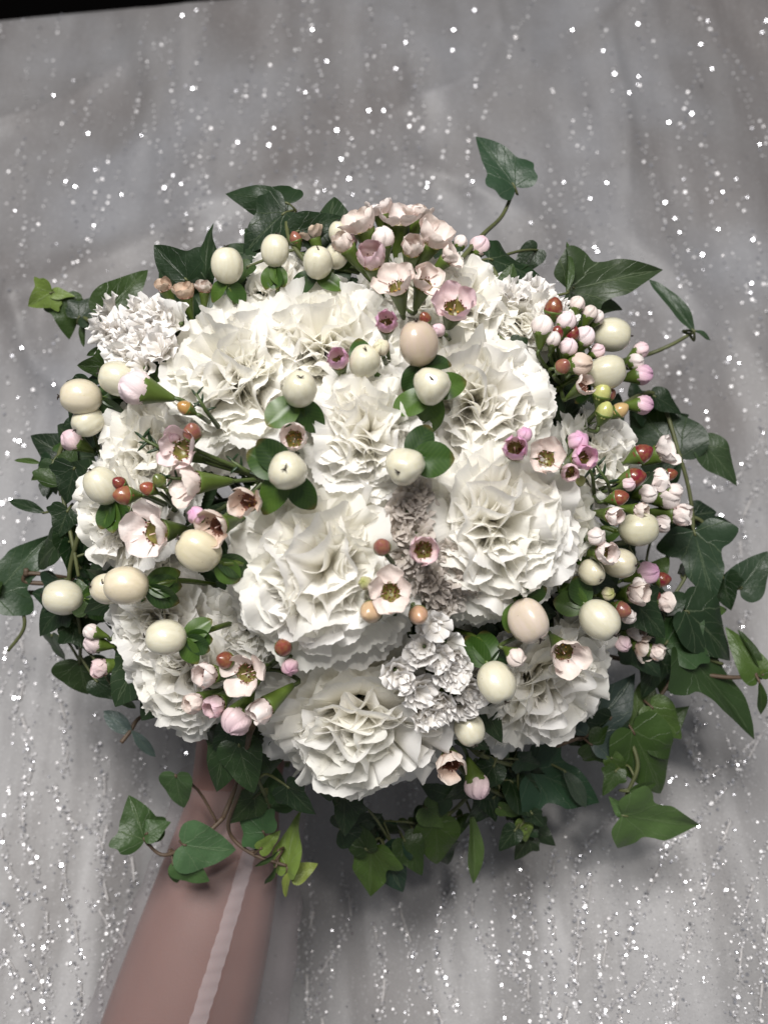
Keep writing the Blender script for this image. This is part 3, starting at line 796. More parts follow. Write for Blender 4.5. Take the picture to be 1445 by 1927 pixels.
CREAM = (0.61, 0.585, 0.465); BEIGE = (0.50, 0.40, 0.325)
BERRIES = [ # px, py, width px, tip direction, lobe mesh, colour, sepals (count), label
 (427,499,60,(0,1,.25),1,CREAM,[-35, 200],'upright berry with a black spike, left of the two at the upper left',.012),
 (518,471,54,(.12,1,.2),0,CREAM,[235, 275, 305],'upright oval berry standing highest at the top left on its own green stem',.012),
 (598,494,56,(.1,.5,.7),0,CREAM,[205, -25],'round berry between two broad green sepals at the top',.006),
 (634,481,44,(.3,.5,.5),3,CREAM,[20],'berry tucked behind the round one with broad sepals at the top',-.002),
 (638,438,40,(0,.8,.4),0,CREAM,[200],'small pale berry at the very back left of the open waxflowers',-.012),
 (786,646,76,(-.1,1,.45),2,BEIGE,[20, -50, 245],'large beige-pink berry with curled black styles above the three-lobed one',.014),
 (812,726,70,(0,.15,1),2,CREAM,[-90, 25, 215],'three-lobed berry facing the viewer just below the beige-pink one',.012),
 (686,680,60,(.1,.45,.8),1,CREAM,[100, -50],'berry right next to the small lilac waxflower cup',.006),
 (564,732,66,(.15,.45,.85),3,CREAM,[215, 250, 300],'berry with three leafy sepals above the green-centred waxflower cup',.016),
 (541,886,74,(0,.05,1),1,CREAM,[165, 235, 300, 125],'berry facing the viewer on a star of broad dark sepals left of centre',.018),
 (762,877,72,(-.3,-.35,.9),2,CREAM,[65, 0],'berry with two upright glossy sepals at its right, above the faded statice',.014),
 (152,747,68,(-1,.02,.25),0,(.60,.54,.42),[10, -60, 40],'leftmost berry of the upper left trio, black tip pointing left',.014),
 (223,712,66,(-.9,.25,.2),0,CREAM,[30],'berry behind the big pink-white waxflower bud on the left',.004),
 (166,793,56,(-.4,-.4,.4),3,CREAM,[0],'greenish berry hanging under the leftmost one at the upper left',0),
 (192,914,66,(-.45,.8,.35),3,CREAM,[-115, -60, -85],'berry at the left touching a pair of small red buds',.014),
 (374,1035,78,(-.8,.5,.35),2,(.64,.58,.42),[-15, -45],'large berry beneath the brown-hearted waxflowers, left of centre',.014),
 (118,1125,66,(-1,.12,.2),1,CREAM,[25, -50, -10],'berry at the far left edge beside the brown twig',.008),
 (203,1108,58,(-.8,.15,.5),3,(.64,.58,.45),[-20],'berry half covered by its neighbour at the left, curled style showing',.006),
 (237,1101,74,(-1,.08,.2),0,(.66,.58,.44),[45, 5, -45, -70],'oval berry with bright green sepals and stem at the lower left',.018),
 (312,1200,68,(-1,.05,.2),0,CREAM,[40, 5, -30, -75],'berry with two dark veined sepals in front of the lower left carnations',.018),
 (1151,630,64,(1,-.1,.2),0,(.56,.54,.42),[170],'berry highest on the right edge with its black tip pointing right',.008),
 (1141,700,66,(.9,.25,.25),1,(.55,.53,.41),[250],'berry below the highest right-hand one, amid pink buds',.010),
 (1202,995,66,(1,.1,.2),0,(.54,.52,.39),[200],'yellowish berry at the right edge under the white waxflower cups',.008),
 (1165,1060,58,(.7,-.1,.5),3,(.53,.49,.38),[200],'berry on the right behind a white waxflower cup',.002),
 (1113,1077,48,(.4,-.4,.6),1,(.54,.51,.39),[100],'small berry peeping from under the largest carnation on the right',-.002),
 (995,1168,76,(.45,-.8,.4),2,(.56,.47,.40),[55, -100, 20],'big pinkish-white berry with a groove, left of the two at the lower right',.014),
 (1128,1167,72,(.6,-.7,.4),3,CREAM,[150, 112, 185],'round cream berry with oval green sepals, right of the two at the lower right',.012),
 (934,1285,72,(.35,-.8,.45),1,CREAM,[135, 20, 95],'glossy heart-shaped berry right of the lower white statice',.014),
 (883,1372,58,(.3,-.8,.4),0,CREAM,[130],'berry half under the lower statice at the bottom',.004),
]
def berry(px, py, wpx, d, mi, col, ns, label, lift, seed):
    r = random.Random(seed); z = zd(px, py) + lift + .008; c = P(px, py, z); s = wpx * kpx(z)
    d = Vector(d).normalized(); F = frame(c, d, r.uniform(0, 6))
    root = thing('hypericum_berry', 'cream ' + label if not any(q in label for q in ('beige', 'pinkish', 'cream', 'pale', 'greenish', 'yellowish')) else label, 'berry', c - d * s * .56, 'hypericum berries in the bouquet')
    root['label'] = fit(root['label'])
    link('berry', BER[mi], root, F @ Matrix.Diagonal((s, s, s, 1)), col)
    link('style', STY[seed % 4], root, F @ Matrix.Diagonal((s, s, s, 1)))
    base = c - d * s * .52
    greens = ((.028, .068, .010), (.018, .045, .010), (.055, .110, .016))
    for an in ns:
        a = R(an + r.uniform(-8, 8))
        direc = Vector((math.cos(a), math.sin(a), r.uniform(-.15, .25)))
        if d.z < .7: direc = (direc - d * .25)
        direc.normalize()
        ln = s * r.uniform(.72, .92) * (1.35 if d.z > .7 else 1.05)
        m = leafframe(base, base + direc * ln, (Vector((0, 0, 1)) + d * .5 + Vector((r.gauss(0, .25), r.gauss(0, .25), 0))), r.uniform(.9, 1.15))
        link('sepal', r.choice(SEP), root, m, r.choice(greens))
    mb = MB()
    mb.tube([base + d * .01 * s, base - d * s * .18], .09 * s, .05 * s, 7)
    inner = base - d * s * .5 - ndome(px, py) * .010
    mb.tube(spline([base - d * s * .15, inner, inner * .6 + BIND * .4, BIND], 5), .0013, .0013, 5)
    link('stem', mb.mesh('stem', [M_CALYX]), root)
def fit(s):
    w_ = s.split()
    if len(w_) > 16: print('LONG', s)
    return ' '.join(w_[:16])
for i, (px, py, wd, d, mi, col, ns, lab, lift) in enumerate(BERRIES):
    berry(px, py, wd, d, mi, col, ns, lab, lift, 300 + i)

# ------------------------------------------------------------------ waxflowers
mbx = MB(); mbx.lathe([(.0, -.84), (.055, -.82), (.085, -.72), (.15, -.42), (.215, -.12), (.245, -.01), (.235, .01), (.20, -.03), (.17, -.13), (.06, -.19), (0, -.19)], 16, mi=[0, 0, 0, 0, 0, 0, 1, 1, 1, 1])
ME_WC = [mbx.mesh('waxflower_calyx', [M_CALYX, M_CUP]), mbx.mesh('waxflower_calyx_brown', [M_CALYX, M_CUP_BROWN])]
def wpetal(curv, seed, mat):
    r = random.Random(seed); n = 8; v = []; uv = []; f = []
    for j in range(n + 1):
        t = j / n; wdt = .205 * (math.sin(math.pi * min(1, (t * .86 + .10))) ** .55) if t < 1 else .02
        wdt = .21 * math.sqrt(max(.0, 1 - ((t - .56) / .47) ** 2)) if t > .2 else .21 * (.45 + 1.55 * t) * .93
        for i in range(n + 1):
            u = 2 * i / n - 1; x = u * wdt * (1 + .05 * math.sin(6 * t + seed)); y = t * .40 - .03 * u * u * (1 if t > .7 else 0)
            zz = curv * (t * t) * .30 + .10 * u * u * (wdt / .2) + .012 * math.sin(5 * u + seed) * t + (.02 * math.sin(9 * t + 4 * u + seed))
            v.append((x, y, zz)); uv.append((i / n, t))
    f = [(j * (n + 1) + i, j * (n + 1) + i + 1, (j + 1) * (n + 1) + i + 1, (j + 1) * (n + 1) + i) for j in range(n) for i in range(n)]
    return mesh('waxflower_petal', v, f, [mat], uv=uv)
WP_OPEN = [wpetal(.5, s, M_WPETAL) for s in range(6)]; WP_CUP = [wpetal(.55, s + 5, M_WPETAL) for s in range(3)]; WP_OLD = [wpetal(.6, s + 9, M_WPETAL_OLD) for s in range(4)]
def stamen_mesh(seed, yellow):
    r = random.Random(seed); mb = MB()
    for i in range(12):
        a = 2 * math.pi * i / 12 + r.uniform(-.15, .15); q = .185 + r.uniform(-.01, .03); h = r.uniform(.05, .11); lean = r.uniform(-.07, .05)
        p0 = Vector((math.cos(a) * q, math.sin(a) * q, -.02)); p1 = Vector((math.cos(a) * (q + lean), math.sin(a) * (q + lean), h))
        mb.tube([p0, (p0 + p1) / 2 + Vector((0, 0, .01)), p1], .010, .007, 4, 0); mb.ball(p1, .019, 1, 5, 4)
    for i in range(8):
        a = r.uniform(0, 6.28); q = r.uniform(.05, .14); mb.ball((math.cos(a) * q, math.sin(a) * q, -.13), .022, 2 if yellow else 1, 5, 4)
    mb.tube([Vector((0, 0, -.19)), Vector((.01, .01, 0)), Vector((.03, .02, .16))], .013, .008, 5, 0)
    return mb.mesh('stamens', [M_FIL, M_ANTHER, M_ANTHER_Y])
STA = [stamen_mesh(i, i % 2 == 0) for i in range(4)]
def bud_mesh(seed):
    """closed bud: five overlapping petal shells on a green cone"""
    v = []; f = []; ns, nr = 45, 14; uv = []
    for i in range(nr + 1):
        th = math.pi * .82 * i / nr
        for k in range(ns):
            a = 2 * math.pi * k / ns; sp = (a * 5 / (2 * math.pi) + th * .35 + seed * .3) % 1.0
            q = .36 * math.sin(th) * (1 + .20 * (sp - .5) * min(1, th * 1.6))
            z = .22 + .36 * math.cos(th) * 1.02 + .06 * (sp - .5)
            v.append((q * math.cos(a), q * math.sin(a), z)); uv.append((sp, 1 - i / nr))
    for i in range(nr):
        for k in range(ns):
            k2 = (k + 1) % ns; f.append((i * ns + k, (i + 1) * ns + k, (i + 1) * ns + k2, i * ns + k2))
    return mesh('bud', v, f, [M_WPETAL], uv=uv)
BUD = [bud_mesh(i) for i in range(3)]
mbb = MB(); mbb.lathe([(.0, -.62), (.06, -.60), (.10, -.50), (.19, -.26), (.29, -.03), (.345, .10), (.32, .13)], 16, mod=lambda a, z: 1 + .05 * math.cos(5 * a) * max(0, z + .1) * 5)
ME_BC = mbb.mesh('bud_calyx', [M_CALYX])
mbr = MB(); mbr.lathe([(.0, .56), (.10, .53), (.26, .40), (.38, .20), (.42, .0), (.37, -.20), (.25, -.36), (.1, -.44), (0, -.45)], 16, mod=lambda a, z: 1 + .03 * math.cos(5 * a + z * 3))
ME_RB = mbr.mesh('small_bud', [M_RED])
mbr = MB(); mbr.lathe([(.0, -.78), (.07, -.76), (.13, -.62), (.28, -.38), (.40, -.14), (.435, -.04), (.40, -.03)], 14)
ME_RC = mbr.mesh('small_bud_calyx', [M_CALYX])
def needle_mesh():
    v = [(-.06, 0, 0), (.06, 0, 0), (-.075, .4, .03), (.075, .4, .03), (-.05, .8, .0), (.05, .8, .0), (0, 1, -.04), (0, 0, -.06), (0, .4, -.04), (0, .8, -.05)]
    f = [(0, 7, 8, 2), (7, 1, 3, 8), (2, 8, 9, 4), (8, 3, 5, 9), (4, 9, 6), (9, 5, 6), (1, 0, 2, 3), (3, 2, 4, 5), (5, 4, 6)]
    return mesh('needle_leaf', v, f, [M_NEEDLE])
ME_NEEDLE = needle_mesh()
WH = (.86, .80, .77); CR = (.80, .72, .66); PK = (.80, .60, .66); LI = (.74, .42, .62); MV = (.48, .28, .36); OLD = (.68, .54, .42)
RD = (.15, .008, .020); OR = (.17, .032, .024); BR = (.22, .07, .06); GP = (.42, .44, .16)
SPRIGS = [
 dict(label='crowded top cluster of open cream waxflowers on thick green cups', lift=.012, j=(745,560),
  fl=[(683,428,84,'o',(-.35,.75,.45),CR),(749,416,84,'o',(.02,.85,.45),WH),(812,452,90,'o',(.45,.6,.55),CR),(702,490,72,'c',(-.2,.5,.8),PK),(748,538,82,'o',(-.15,.5,.8),CR),(798,532,78,'o',(.2,.5,.8),CR),(716,400,62,'o',(-.2,.9,.3),WH),(785,408,64,'o',(.2,.9,.3),CR),(650,462,56,'c',(-.5,.6,.5),CR),(842,486,56,'o',(.6,.5,.5),CR),(722,452,50,'b',(-.1,.6,.6),WH),(775,470,58,'c',(.1,.5,.8),CR)]),
 dict(label='pink-flushed open waxflower with a small rust-red bud beside it, right of the beige berry', lift=.016, j=(850,640),
  fl=[(856,580,96,'o',(.1,.25,.95),PK),(800,600,24,'r',(-.3,.5,.6),OR),(826,622,30,'b',(-.4,.1,.7),PK)]),
 dict(label='single small lilac waxflower cup with a greenish bud under it, upper centre', lift=.012, j=(735,700),
  fl=[(727,610,56,'c',(.0,.25,.95),LI),(718,655,36,'b',(-.1,.3,.9),(.78,.76,.55))]),
 dict(label='single pink waxflower cup touching the left side of a berry, upper centre', lift=.012, j=(660,730), fl=[(637,680,54,'c',(-.1,.35,.9),LI)]),
 dict(label='round green-centred waxflower cup between two berries left of centre', lift=.010, j=(555,860), fl=[(553,825,64,'k',(.0,.1,1),WH)]),
 dict(label='pale buds and faded blossoms along the back edge at the top', lift=-.006, j=(760,520),
  fl=[(900,466,44,'b',(.4,.6,.4),PK),(866,458,30,'b',(.2,.8,.3),WH),(590,445,52,'o',(-.3,.8,.2),OLD),(660,455,30,'b',(-.1,.8,.3),PK),(557,450,24,'r',(-.3,.8,.3),BR),(835,440,30,'b',(.2,.8,.3),WH)]),
 dict(label='faded cream waxflowers above the white statice at the upper left', lift=.006, j=(380,620),
  fl=[(312,543,50,'x',(-.3,.8,.4),OLD),(350,556,54,'x',(-.1,.8,.5),OLD),(385,546,44,'x',(.1,.8,.4),CR)]),
 dict(label='crowd of pink-tipped buds with one rust-red shell at the upper right', lift=.010, j=(1060,720),
  fl=[(1020,618,48,'b',(.05,.85,.4),WH),(1041,582,36,'r',(.1,.8,.4),OR),(1064,608,42,'b',(.2,.8,.4),(.84,.72,.76)),(1047,628,26,'r',(.1,.6,.5),RD),(1098,637,46,'b',(.35,.7,.5),(.84,.74,.78)),(1068,656,40,'b',(.15,.7,.6),(.82,.68,.72)),(1088,686,50,'b',(.8,.1,.4),OLD),(1108,592,34,'b',(.3,.8,.3),CR),(1085,575,34,'b',(.2,.8,.3),CR),(1096,728,56,'x',(.4,.3,.8),WH),(1040,640,34,'b',(.0,.6,.6),WH),(1075,630,30,'r',(.2,.6,.5),RD),(1122,662,32,'b',(.6,.4,.5),PK),(1058,690,30,'r',(.2,.3,.7),BR),(1120,600,34,'b',(.5,.7,.3),WH)]),
 dict(label='lilac and green buds reaching right below the two right-hand berries', lift=.006, j=(1100,800),
  fl=[(1204,706,44,'b',(.95,.15,.25),LI),(1192,682,36,'b',(.8,.3,.3),WH),(1203,660,34,'b',(.7,.5,.3),PK),(1206,762,42,'b',(1,.02,.25),LI),(1132,741,36,'r',(.2,.85,.4),GP),(1147,744,22,'r',(.4,.6,.4),BR),(1137,776,34,'r',(.25,.8,.4),GP),(1165,773,30,'r',(.7,.5,.4),(.5,.34,.16))]),
 dict(label='cluster of lilac-pink waxflower cups and one cream bloom above the largest carnation', lift=.016, j=(1030,930),
  fl=[(969,846,66,'c',(-.15,.15,.95),LI),(986,820,34,'b',(.1,.6,.7),LI),(1028,862,80,'o',(.05,.2,.95),CR),(1086,833,46,'b',(.2,.5,.8),LI),(1094,862,64,'c',(.25,.1,.95),LI),(1070,888,50,'c',(.05,-.2,.9),PK)]),
 dict(label='red buds and white waxflower cups reaching past the right edge', lift=.010, j=(1120,930),
  fl=[(1205,855,38,'r',(.8,.45,.35),RD),(1191,899,38,'r',(.9,.2,.35),RD),(1163,937,32,'r',(.8,.2,.5),OR),(1244,852,74,'o',(.75,.35,.45),WH),(1228,906,62,'c',(.85,.1,.45),WH),(1252,938,50,'b',(.8,.05,.4),WH),(1272,968,58,'c',(.85,-.05,.4),WH),(1152,970,50,'c',(.4,-.1,.85),WH),(1135,1040,58,'c',(.4,0,.9),WH),(1237,985,46,'c',(.8,-.1,.3),WH),(1259,893,24,'r',(.9,.2,.3),OR),(1215,930,42,'b',(.6,.1,.6),WH),(1200,960,40,'c',(.6,-.1,.6),CR),(1180,912,30,'b',(.5,.2,.6),PK),(1265,925,36,'b',(.9,.2,.3),WH),(1120,1010,40,'b',(.3,.1,.8),WH)]),
 dict(label='dark red round buds with cream and lilac cups at the lower right edge', lift=.006, j=(1110,1140),
  fl=[(1214,1080,50,'b',(.7,.3,.5),LI),(1243,1091,30,'r',(.9,.1,.3),RD),(1225,1120,28,'r',(.8,0,.5),RD),(1213,1148,30,'r',(.8,-.2,.4),RD),(1193,1117,60,'c',(.6,.1,.75),CR),(1167,1147,34,'r',(.7,-.2,.6),BR),(1243,1132,52,'c',(.9,-.1,.3),CR),(1142,1118,30,'b',(.5,.2,.7),GP),(1190,1184,52,'c',(.5,.1,.7),WH),(1205,1215,62,'x',(.6,-.3,.6),CR),(1228,1225,44,'c',(.8,-.2,.3),CR),(1180,1160,34,'b',(.5,0,.7),WH),(1210,1175,26,'r',(.6,.1,.6),RD),(1170,1210,36,'b',(.3,-.3,.7),PK),(1200,1100,30,'b',(.5,.4,.6),WH)]),
 dict(label='open cream waxflower lying on the lower right carnation, with a white bud', lift=.020, j=(1030,1180),
  fl=[(1062,1228,86,'o',(.12,-.25,.9),CR),(969,1236,42,'b',(.4,-.3,.7),CR)]),
 dict(label='white-pink cup with a brown-red bud resting on the faded grey statice', lift=.020, j=(765,1090), fl=[(797,1035,66,'k',(.0,.05,1),PK),(719,1030,34,'r',(-.2,.4,.8),BR)]),
 dict(label='blush waxflower with three round blushing buds below the faded statice', lift=.018, j=(770,1190), fl=[(735,1115,84,'o',(.0,.1,1),CR),(699,1151,44,'r',(-.4,-.2,.8),(.48,.33,.21)),(787,1157,38,'r',(.2,-.3,.9),(.46,.27,.18)),(688,1098,30,'b',(-.3,.3,.8),GP)]),
 dict(label='pink waxflower cluster with two rust-red buds at the lower left', lift=.014, j=(500,1260),
  fl=[(533,1219,34,'r',(.1,.3,.9),OR),(546,1254,38,'b',(.1,-.3,.8),MV),(425,1243,34,'r',(-.5,.3,.7),OR),(462,1268,90,'o',(-.3,.0,.9),CR),(394,1270,62,'c',(-.5,.1,.8),WH),(372,1320,52,'c',(-.6,-.2,.7),CR),(408,1325,58,'c',(-.4,-.25,.8),PK),(449,1350,66,'b',(-.35,-.65,.55),PK),(499,1331,64,'c',(-.65,-.45,.55),WH)]),
 dict(label='open brown-hearted waxflowers left of centre among dark needle leaves', lift=.016, j=(500,900),
  fl=[(340,845,92,'o',(-.3,.2,.9),(.80,.68,.70)),(364,908,92,'o',(-.75,-.05,.6),CR),(465,944,82,'q',(-.45,-.05,.85),CR),(408,990,86,'q',(-.4,-.15,.85),CR),(372,972,40,'b',(-.3,.5,.7),LI),(290,1002,112,'o',(-.35,-.05,.9),WH),(328,820,40,'b',(-.4,.6,.6),MV),(362,815,36,'r',(.1,.6,.7),BR)],
  nd=[(292,838,10,28),(265,985,4,26),(455,880,6,24),(380,760,6,22),(330,900,5,22)]),
 dict(label='pair of small red and green buds touching a berry at the left', lift=.024, j=(330,960), fl=[(226,910,26,'r',(-.5,.4,.6),RD),(236,932,38,'r',(-.7,.0,.6),(.24,.07,.045)),(279,920,28,'r',(-.6,.3,.6),(.24,.05,.035)),(300,905,26,'r',(-.3,.6,.6),(.08,.12,.03))]),
 dict(label='big pink-white bud on a bright green cone beside the upper left berries', lift=.020, j=(400,800), fl=[(264,732,74,'b',(-.95,.25,.3),(.84,.72,.76)),(350,768,28,'r',(-.7,.4,.5),(.38,.20,.06))]),
 dict(label='dusky lilac cups half hidden among ivy at the left edge', lift=-.002, j=(260,1100), fl=[(140,830,48,'b',(-.6,.4,.5),PK),(196,1255,50,'c',(-.8,-.1,.4),(.74,.58,.60)),(180,1212,42,'b',(-.8,.2,.4),(.78,.66,.68)),(175,1190,34,'b',(-.8,.3,.3),WH),(145,770,26,'b',(-.5,.5,.4),WH)]),
 dict(label='brownish open bloom and lilac bud hanging under the lower statice', lift=.012, j=(850,1370), fl=[(848,1435,86,'x',(.0,-.15,.95),CR),(896,1474,56,'b',(.3,-.9,.35),PK)]),
 dict(label='needle-leaved waxflower tips by the right-hand buds', lift=.004, j=(1110,900), fl=[(1090,905,22,'r',(.3,.3,.6),GP)], nd=[(1135,895,6,26),(1110,885,4,24)]),
]
def waxsprig(sp, seed):
    r = random.Random(seed); jx, jy = sp['j']; jz = zd(jx, jy) - .016; J = P(jx, jy, jz)
    root = thing('waxflower_sprig', fit(sp['label']), 'waxflower', J, 'waxflower sprigs in the bouquet')
    mb = MB()
    mb.tube(spline([J, J * .7 + BIND * .3 - ndome(jx, jy) * .004, BIND], 5), .0012, .0013, 5)
    for (px, py, sz, ty, d, col) in sp['fl']:
        z = zd(px, py) + sp['lift'] + r.uniform(-.002, .003) + .004; c = P(px, py, z); s = sz * kpx(z) * (1.04 if ty in 'oxqkc' else 1.18)
        d = Vector(d).normalized(); q = r.uniform(.95, 1.04); col = tuple(min(.92, a * q) for a in col)
        if ty in 'bc': col = tuple(min(.92, a) for a in col)
        F0 = frame(c, d, r.uniform(0, 6.28))
        S = Matrix.Diagonal((s, s, s, 1)); bot = .8
        if ty in 'oxqkc':
            if ty in 'ck': s *= 1.25; S = Matrix.Diagonal((s, s, s, 1))
            F = F0 @ Matrix.Translation((0, 0, -.06 * s)) @ S
            cal = link('blossom', ME_WC[1 if ty in 'qx' else 0], root, F)
            if ty in 'ck':
                base_tilt = R(64) if ty == 'c' else R(52)
            else: base_tilt = R(36)
            for k in range(5):
                if ty == 'x' and r.random() < .15: continue
                a = 2 * math.pi * k / 5 + r.uniform(-.12, .12)
                tl = base_tilt + r.gauss(0, .24 if ty in 'oqx' else .06)
                if ty == 'x': tl = R(45) + r.gauss(0, .3)
                sc_ = r.uniform(.94, 1.14)
                m = F @ Matrix.Rotation(a, 4, 'Z') @ Matrix.Translation((0, .20, .0)) @ Matrix.Rotation(tl, 4, 'X') @ Matrix.Diagonal((sc_ * (1.2 if ty in 'ck' else 1.2), sc_ * (.95 if ty in 'ck' else 1), sc_, 1))
                link('petal', r.choice(WP_CUP if ty in 'ck' else (WP_OLD if ty in 'xq' else WP_OPEN)), cal, m, col)
            link('stamens', r.choice(STA), cal, F)
            if ty in 'ck': bot = .84
        elif ty == 'b':
            F = F0 @ Matrix.Translation((0, 0, -.15 * s)) @ S
            b = link('bud', r.choice(BUD), root, F, col); link('calyx', ME_BC, b, F); bot = .74
        else:
            F = F0 @ S; b = link('bud', ME_RB, root, F, col); link('calyx', ME_RC, b, F)
        e = c - d * s * bot
        mid = e - d * s * .4
        mb.tube(spline([e + d * s * .05, mid.lerp(e, .5), J.lerp(mid, .35) - Vector((0, 0, .002)), J], 4), .0009, .0012, 5)
    for (px, py, cnt, L) in sp.get('nd', []):
        z = zd(px, py) + sp['lift'] + .004; c = P(px, py, z); ax = Vector((r.uniform(-1, -.3), r.uniform(-.2, .8), .2)).normalized()
        L *= kpx(z)
        mb.tube([c + ax * L, c - ax * L * .6, c - ax * L * 2 - Vector((0, 0, .01))], .0006, .0011, 5)
        for k in range(cnt):
            a = k * 2.4; side = Vector((math.cos(a), math.sin(a), .3 * math.sin(a * 2)))
            b0 = c + ax * L * (.9 - 1.8 * k / cnt); dr = (side + ax * .8).normalized()
            link('needle_leaf', ME_NEEDLE, root, leafframe(b0, b0 + dr * L, Vector((0, 0, 1)), 1.5))
    link('stem', mb.mesh('stem', [M_STEM]), root)
for i, sp in enumerate(SPRIGS): waxsprig(sp, 500 + i)

# ------------------------------------------------------------------ statice
def floret_mesh(seed):
    r = random.Random(seed); ns, nr = 64, 8; v = []; uv = []; p = [r.uniform(0, 6.28) for _ in range(4)]
    for j in range(nr + 1):
        t = j / nr; q = .06 + .44 * t ** 1.1; h = -.50 * (1 - t) ** 1.6
        for k in range(ns):
            a = 2 * math.pi * k / ns
            rr_ = q * (1 + (.05 * math.sin(5 * a + p[0]) + .035 * math.sin(13 * a + p[1]) + .02 * math.sin(27 * a)) * t * t)
            z = h + t * t * (.10 * math.sin(4 * a + p[2]) + .085 * math.sin(9 * a + p[1]) + .02 * math.sin(19 * a + p[3]))
            aa = a + .14 * t * math.sin(8 * a + p[0])
            v.append((rr_ * math.cos(aa), rr_ * math.sin(aa), z)); uv.append((k / ns, t))
    f = [(j * ns + k, j * ns + (k + 1) % ns, (j + 1) * ns + (k + 1) % ns, (j + 1) * ns + k) for j in range(nr) for k in range(ns)]
    return mesh('floret', v, f, [M_PAPER], uv=uv)
FLO = [floret_mesh(i) for i in range(5)]
mbs = MB(); mbs.lathe([(.0, -.95), (.05, -.92), (.09, -.7), (.12, -.45), (.10, -.35)], 8); mbs.ball((0, 0, -.30), .07)
ME_SC = mbs.mesh('floret_calyx', [M_STEM])
SW = (.90, .88, .86); SG = (.60, .545, .50); SG2 = (.70, .66, .62)
STATICE = [
 ('sprig of crinkled white statice at the upper left corner of the bouquet', (270, 640), .010, SW, [(212,602),(245,580),(278,612),(238,650),(292,578),(212,640),(300,648),(262,688),(224,675),(325,600),(262,640),(230,618)], 62),
 ('faded grey-beige statice in the centre column above the blush waxflower', (800, 1040), .006, SG, [(780,925),(760,960),(795,955),(748,990),(785,1000),(838,1040),(812,1070),(850,1080),(832,1110),(800,1105),(770,1060)], 60),
 ('crinkled white statice clump right above the bottom carnation', (815, 1290), .014, SW, [(822,1180),(795,1215),(845,1215),(758,1285),(842,1268),(785,1312),(832,1345),(872,1330),(800,1350),(885,1300),(825,1240),(862,1265)], 58),
 ('small white statice florets by the pink buds at the upper right', (1030, 600), .004, SW, [(1005,535),(1040,560),(965,548),(1070,590),(1030,600)], 56),
 ('greyish statice florets under the statice column at centre right', (850, 1150), .002, SG2, [(850,1140),(880,1110),(800,1140)], 55),
]
for si, (lab, (jx, jy), lift, col, pts, sz) in enumerate(STATICE):
    r = random.Random(800 + si); J = P(jx, jy, zd(jx, jy) - .014)
    root = thing('statice_sprig', lab, 'statice', J, 'statice sprigs in the bouquet'); mb = MB()
    mb.tube(spline([J, J.lerp(BIND, .4), BIND], 5), .0014, .0014, 5)
    pts = pts + [(a + r.gauss(0, 13), b + r.gauss(0, 13)) for a, b in pts]
    for (px, py) in pts:
        z = zd(px, py) + lift + r.uniform(-.002, .003); c = P(px, py, z); s = sz * kpx(z) * r.uniform(.85, 1.2)
        d = (ndome(px, py) + Vector((r.gauss(0, .35), r.gauss(0, .35), 0)) + (c - J) * 12).normalized()
        F = frame(c, d, r.uniform(0, 6.28), s); q = r.uniform(.92, 1.05)
        fo = link('floret', r.choice(FLO), root, F, tuple(min(.92, a * q) for a in col))
        if r.random() < .9: link('inner_floret', r.choice(FLO), fo, F @ Matrix.Translation((0, 0, .05)) @ Matrix.Rotation(2, 4, 'Z') @ Matrix.Diagonal((.66, .66, 1.0, 1)), tuple(min(.92, a * q * .97) for a in col))
        link('calyx', ME_SC, fo, F)
        mb.tube(spline([c - d * s * .9, J.lerp(c, .5) - Vector((0, 0, .003)), J], 4), .0008, .0012, 5)
    link('stem', mb.mesh('stem', [M_STEM]), root)

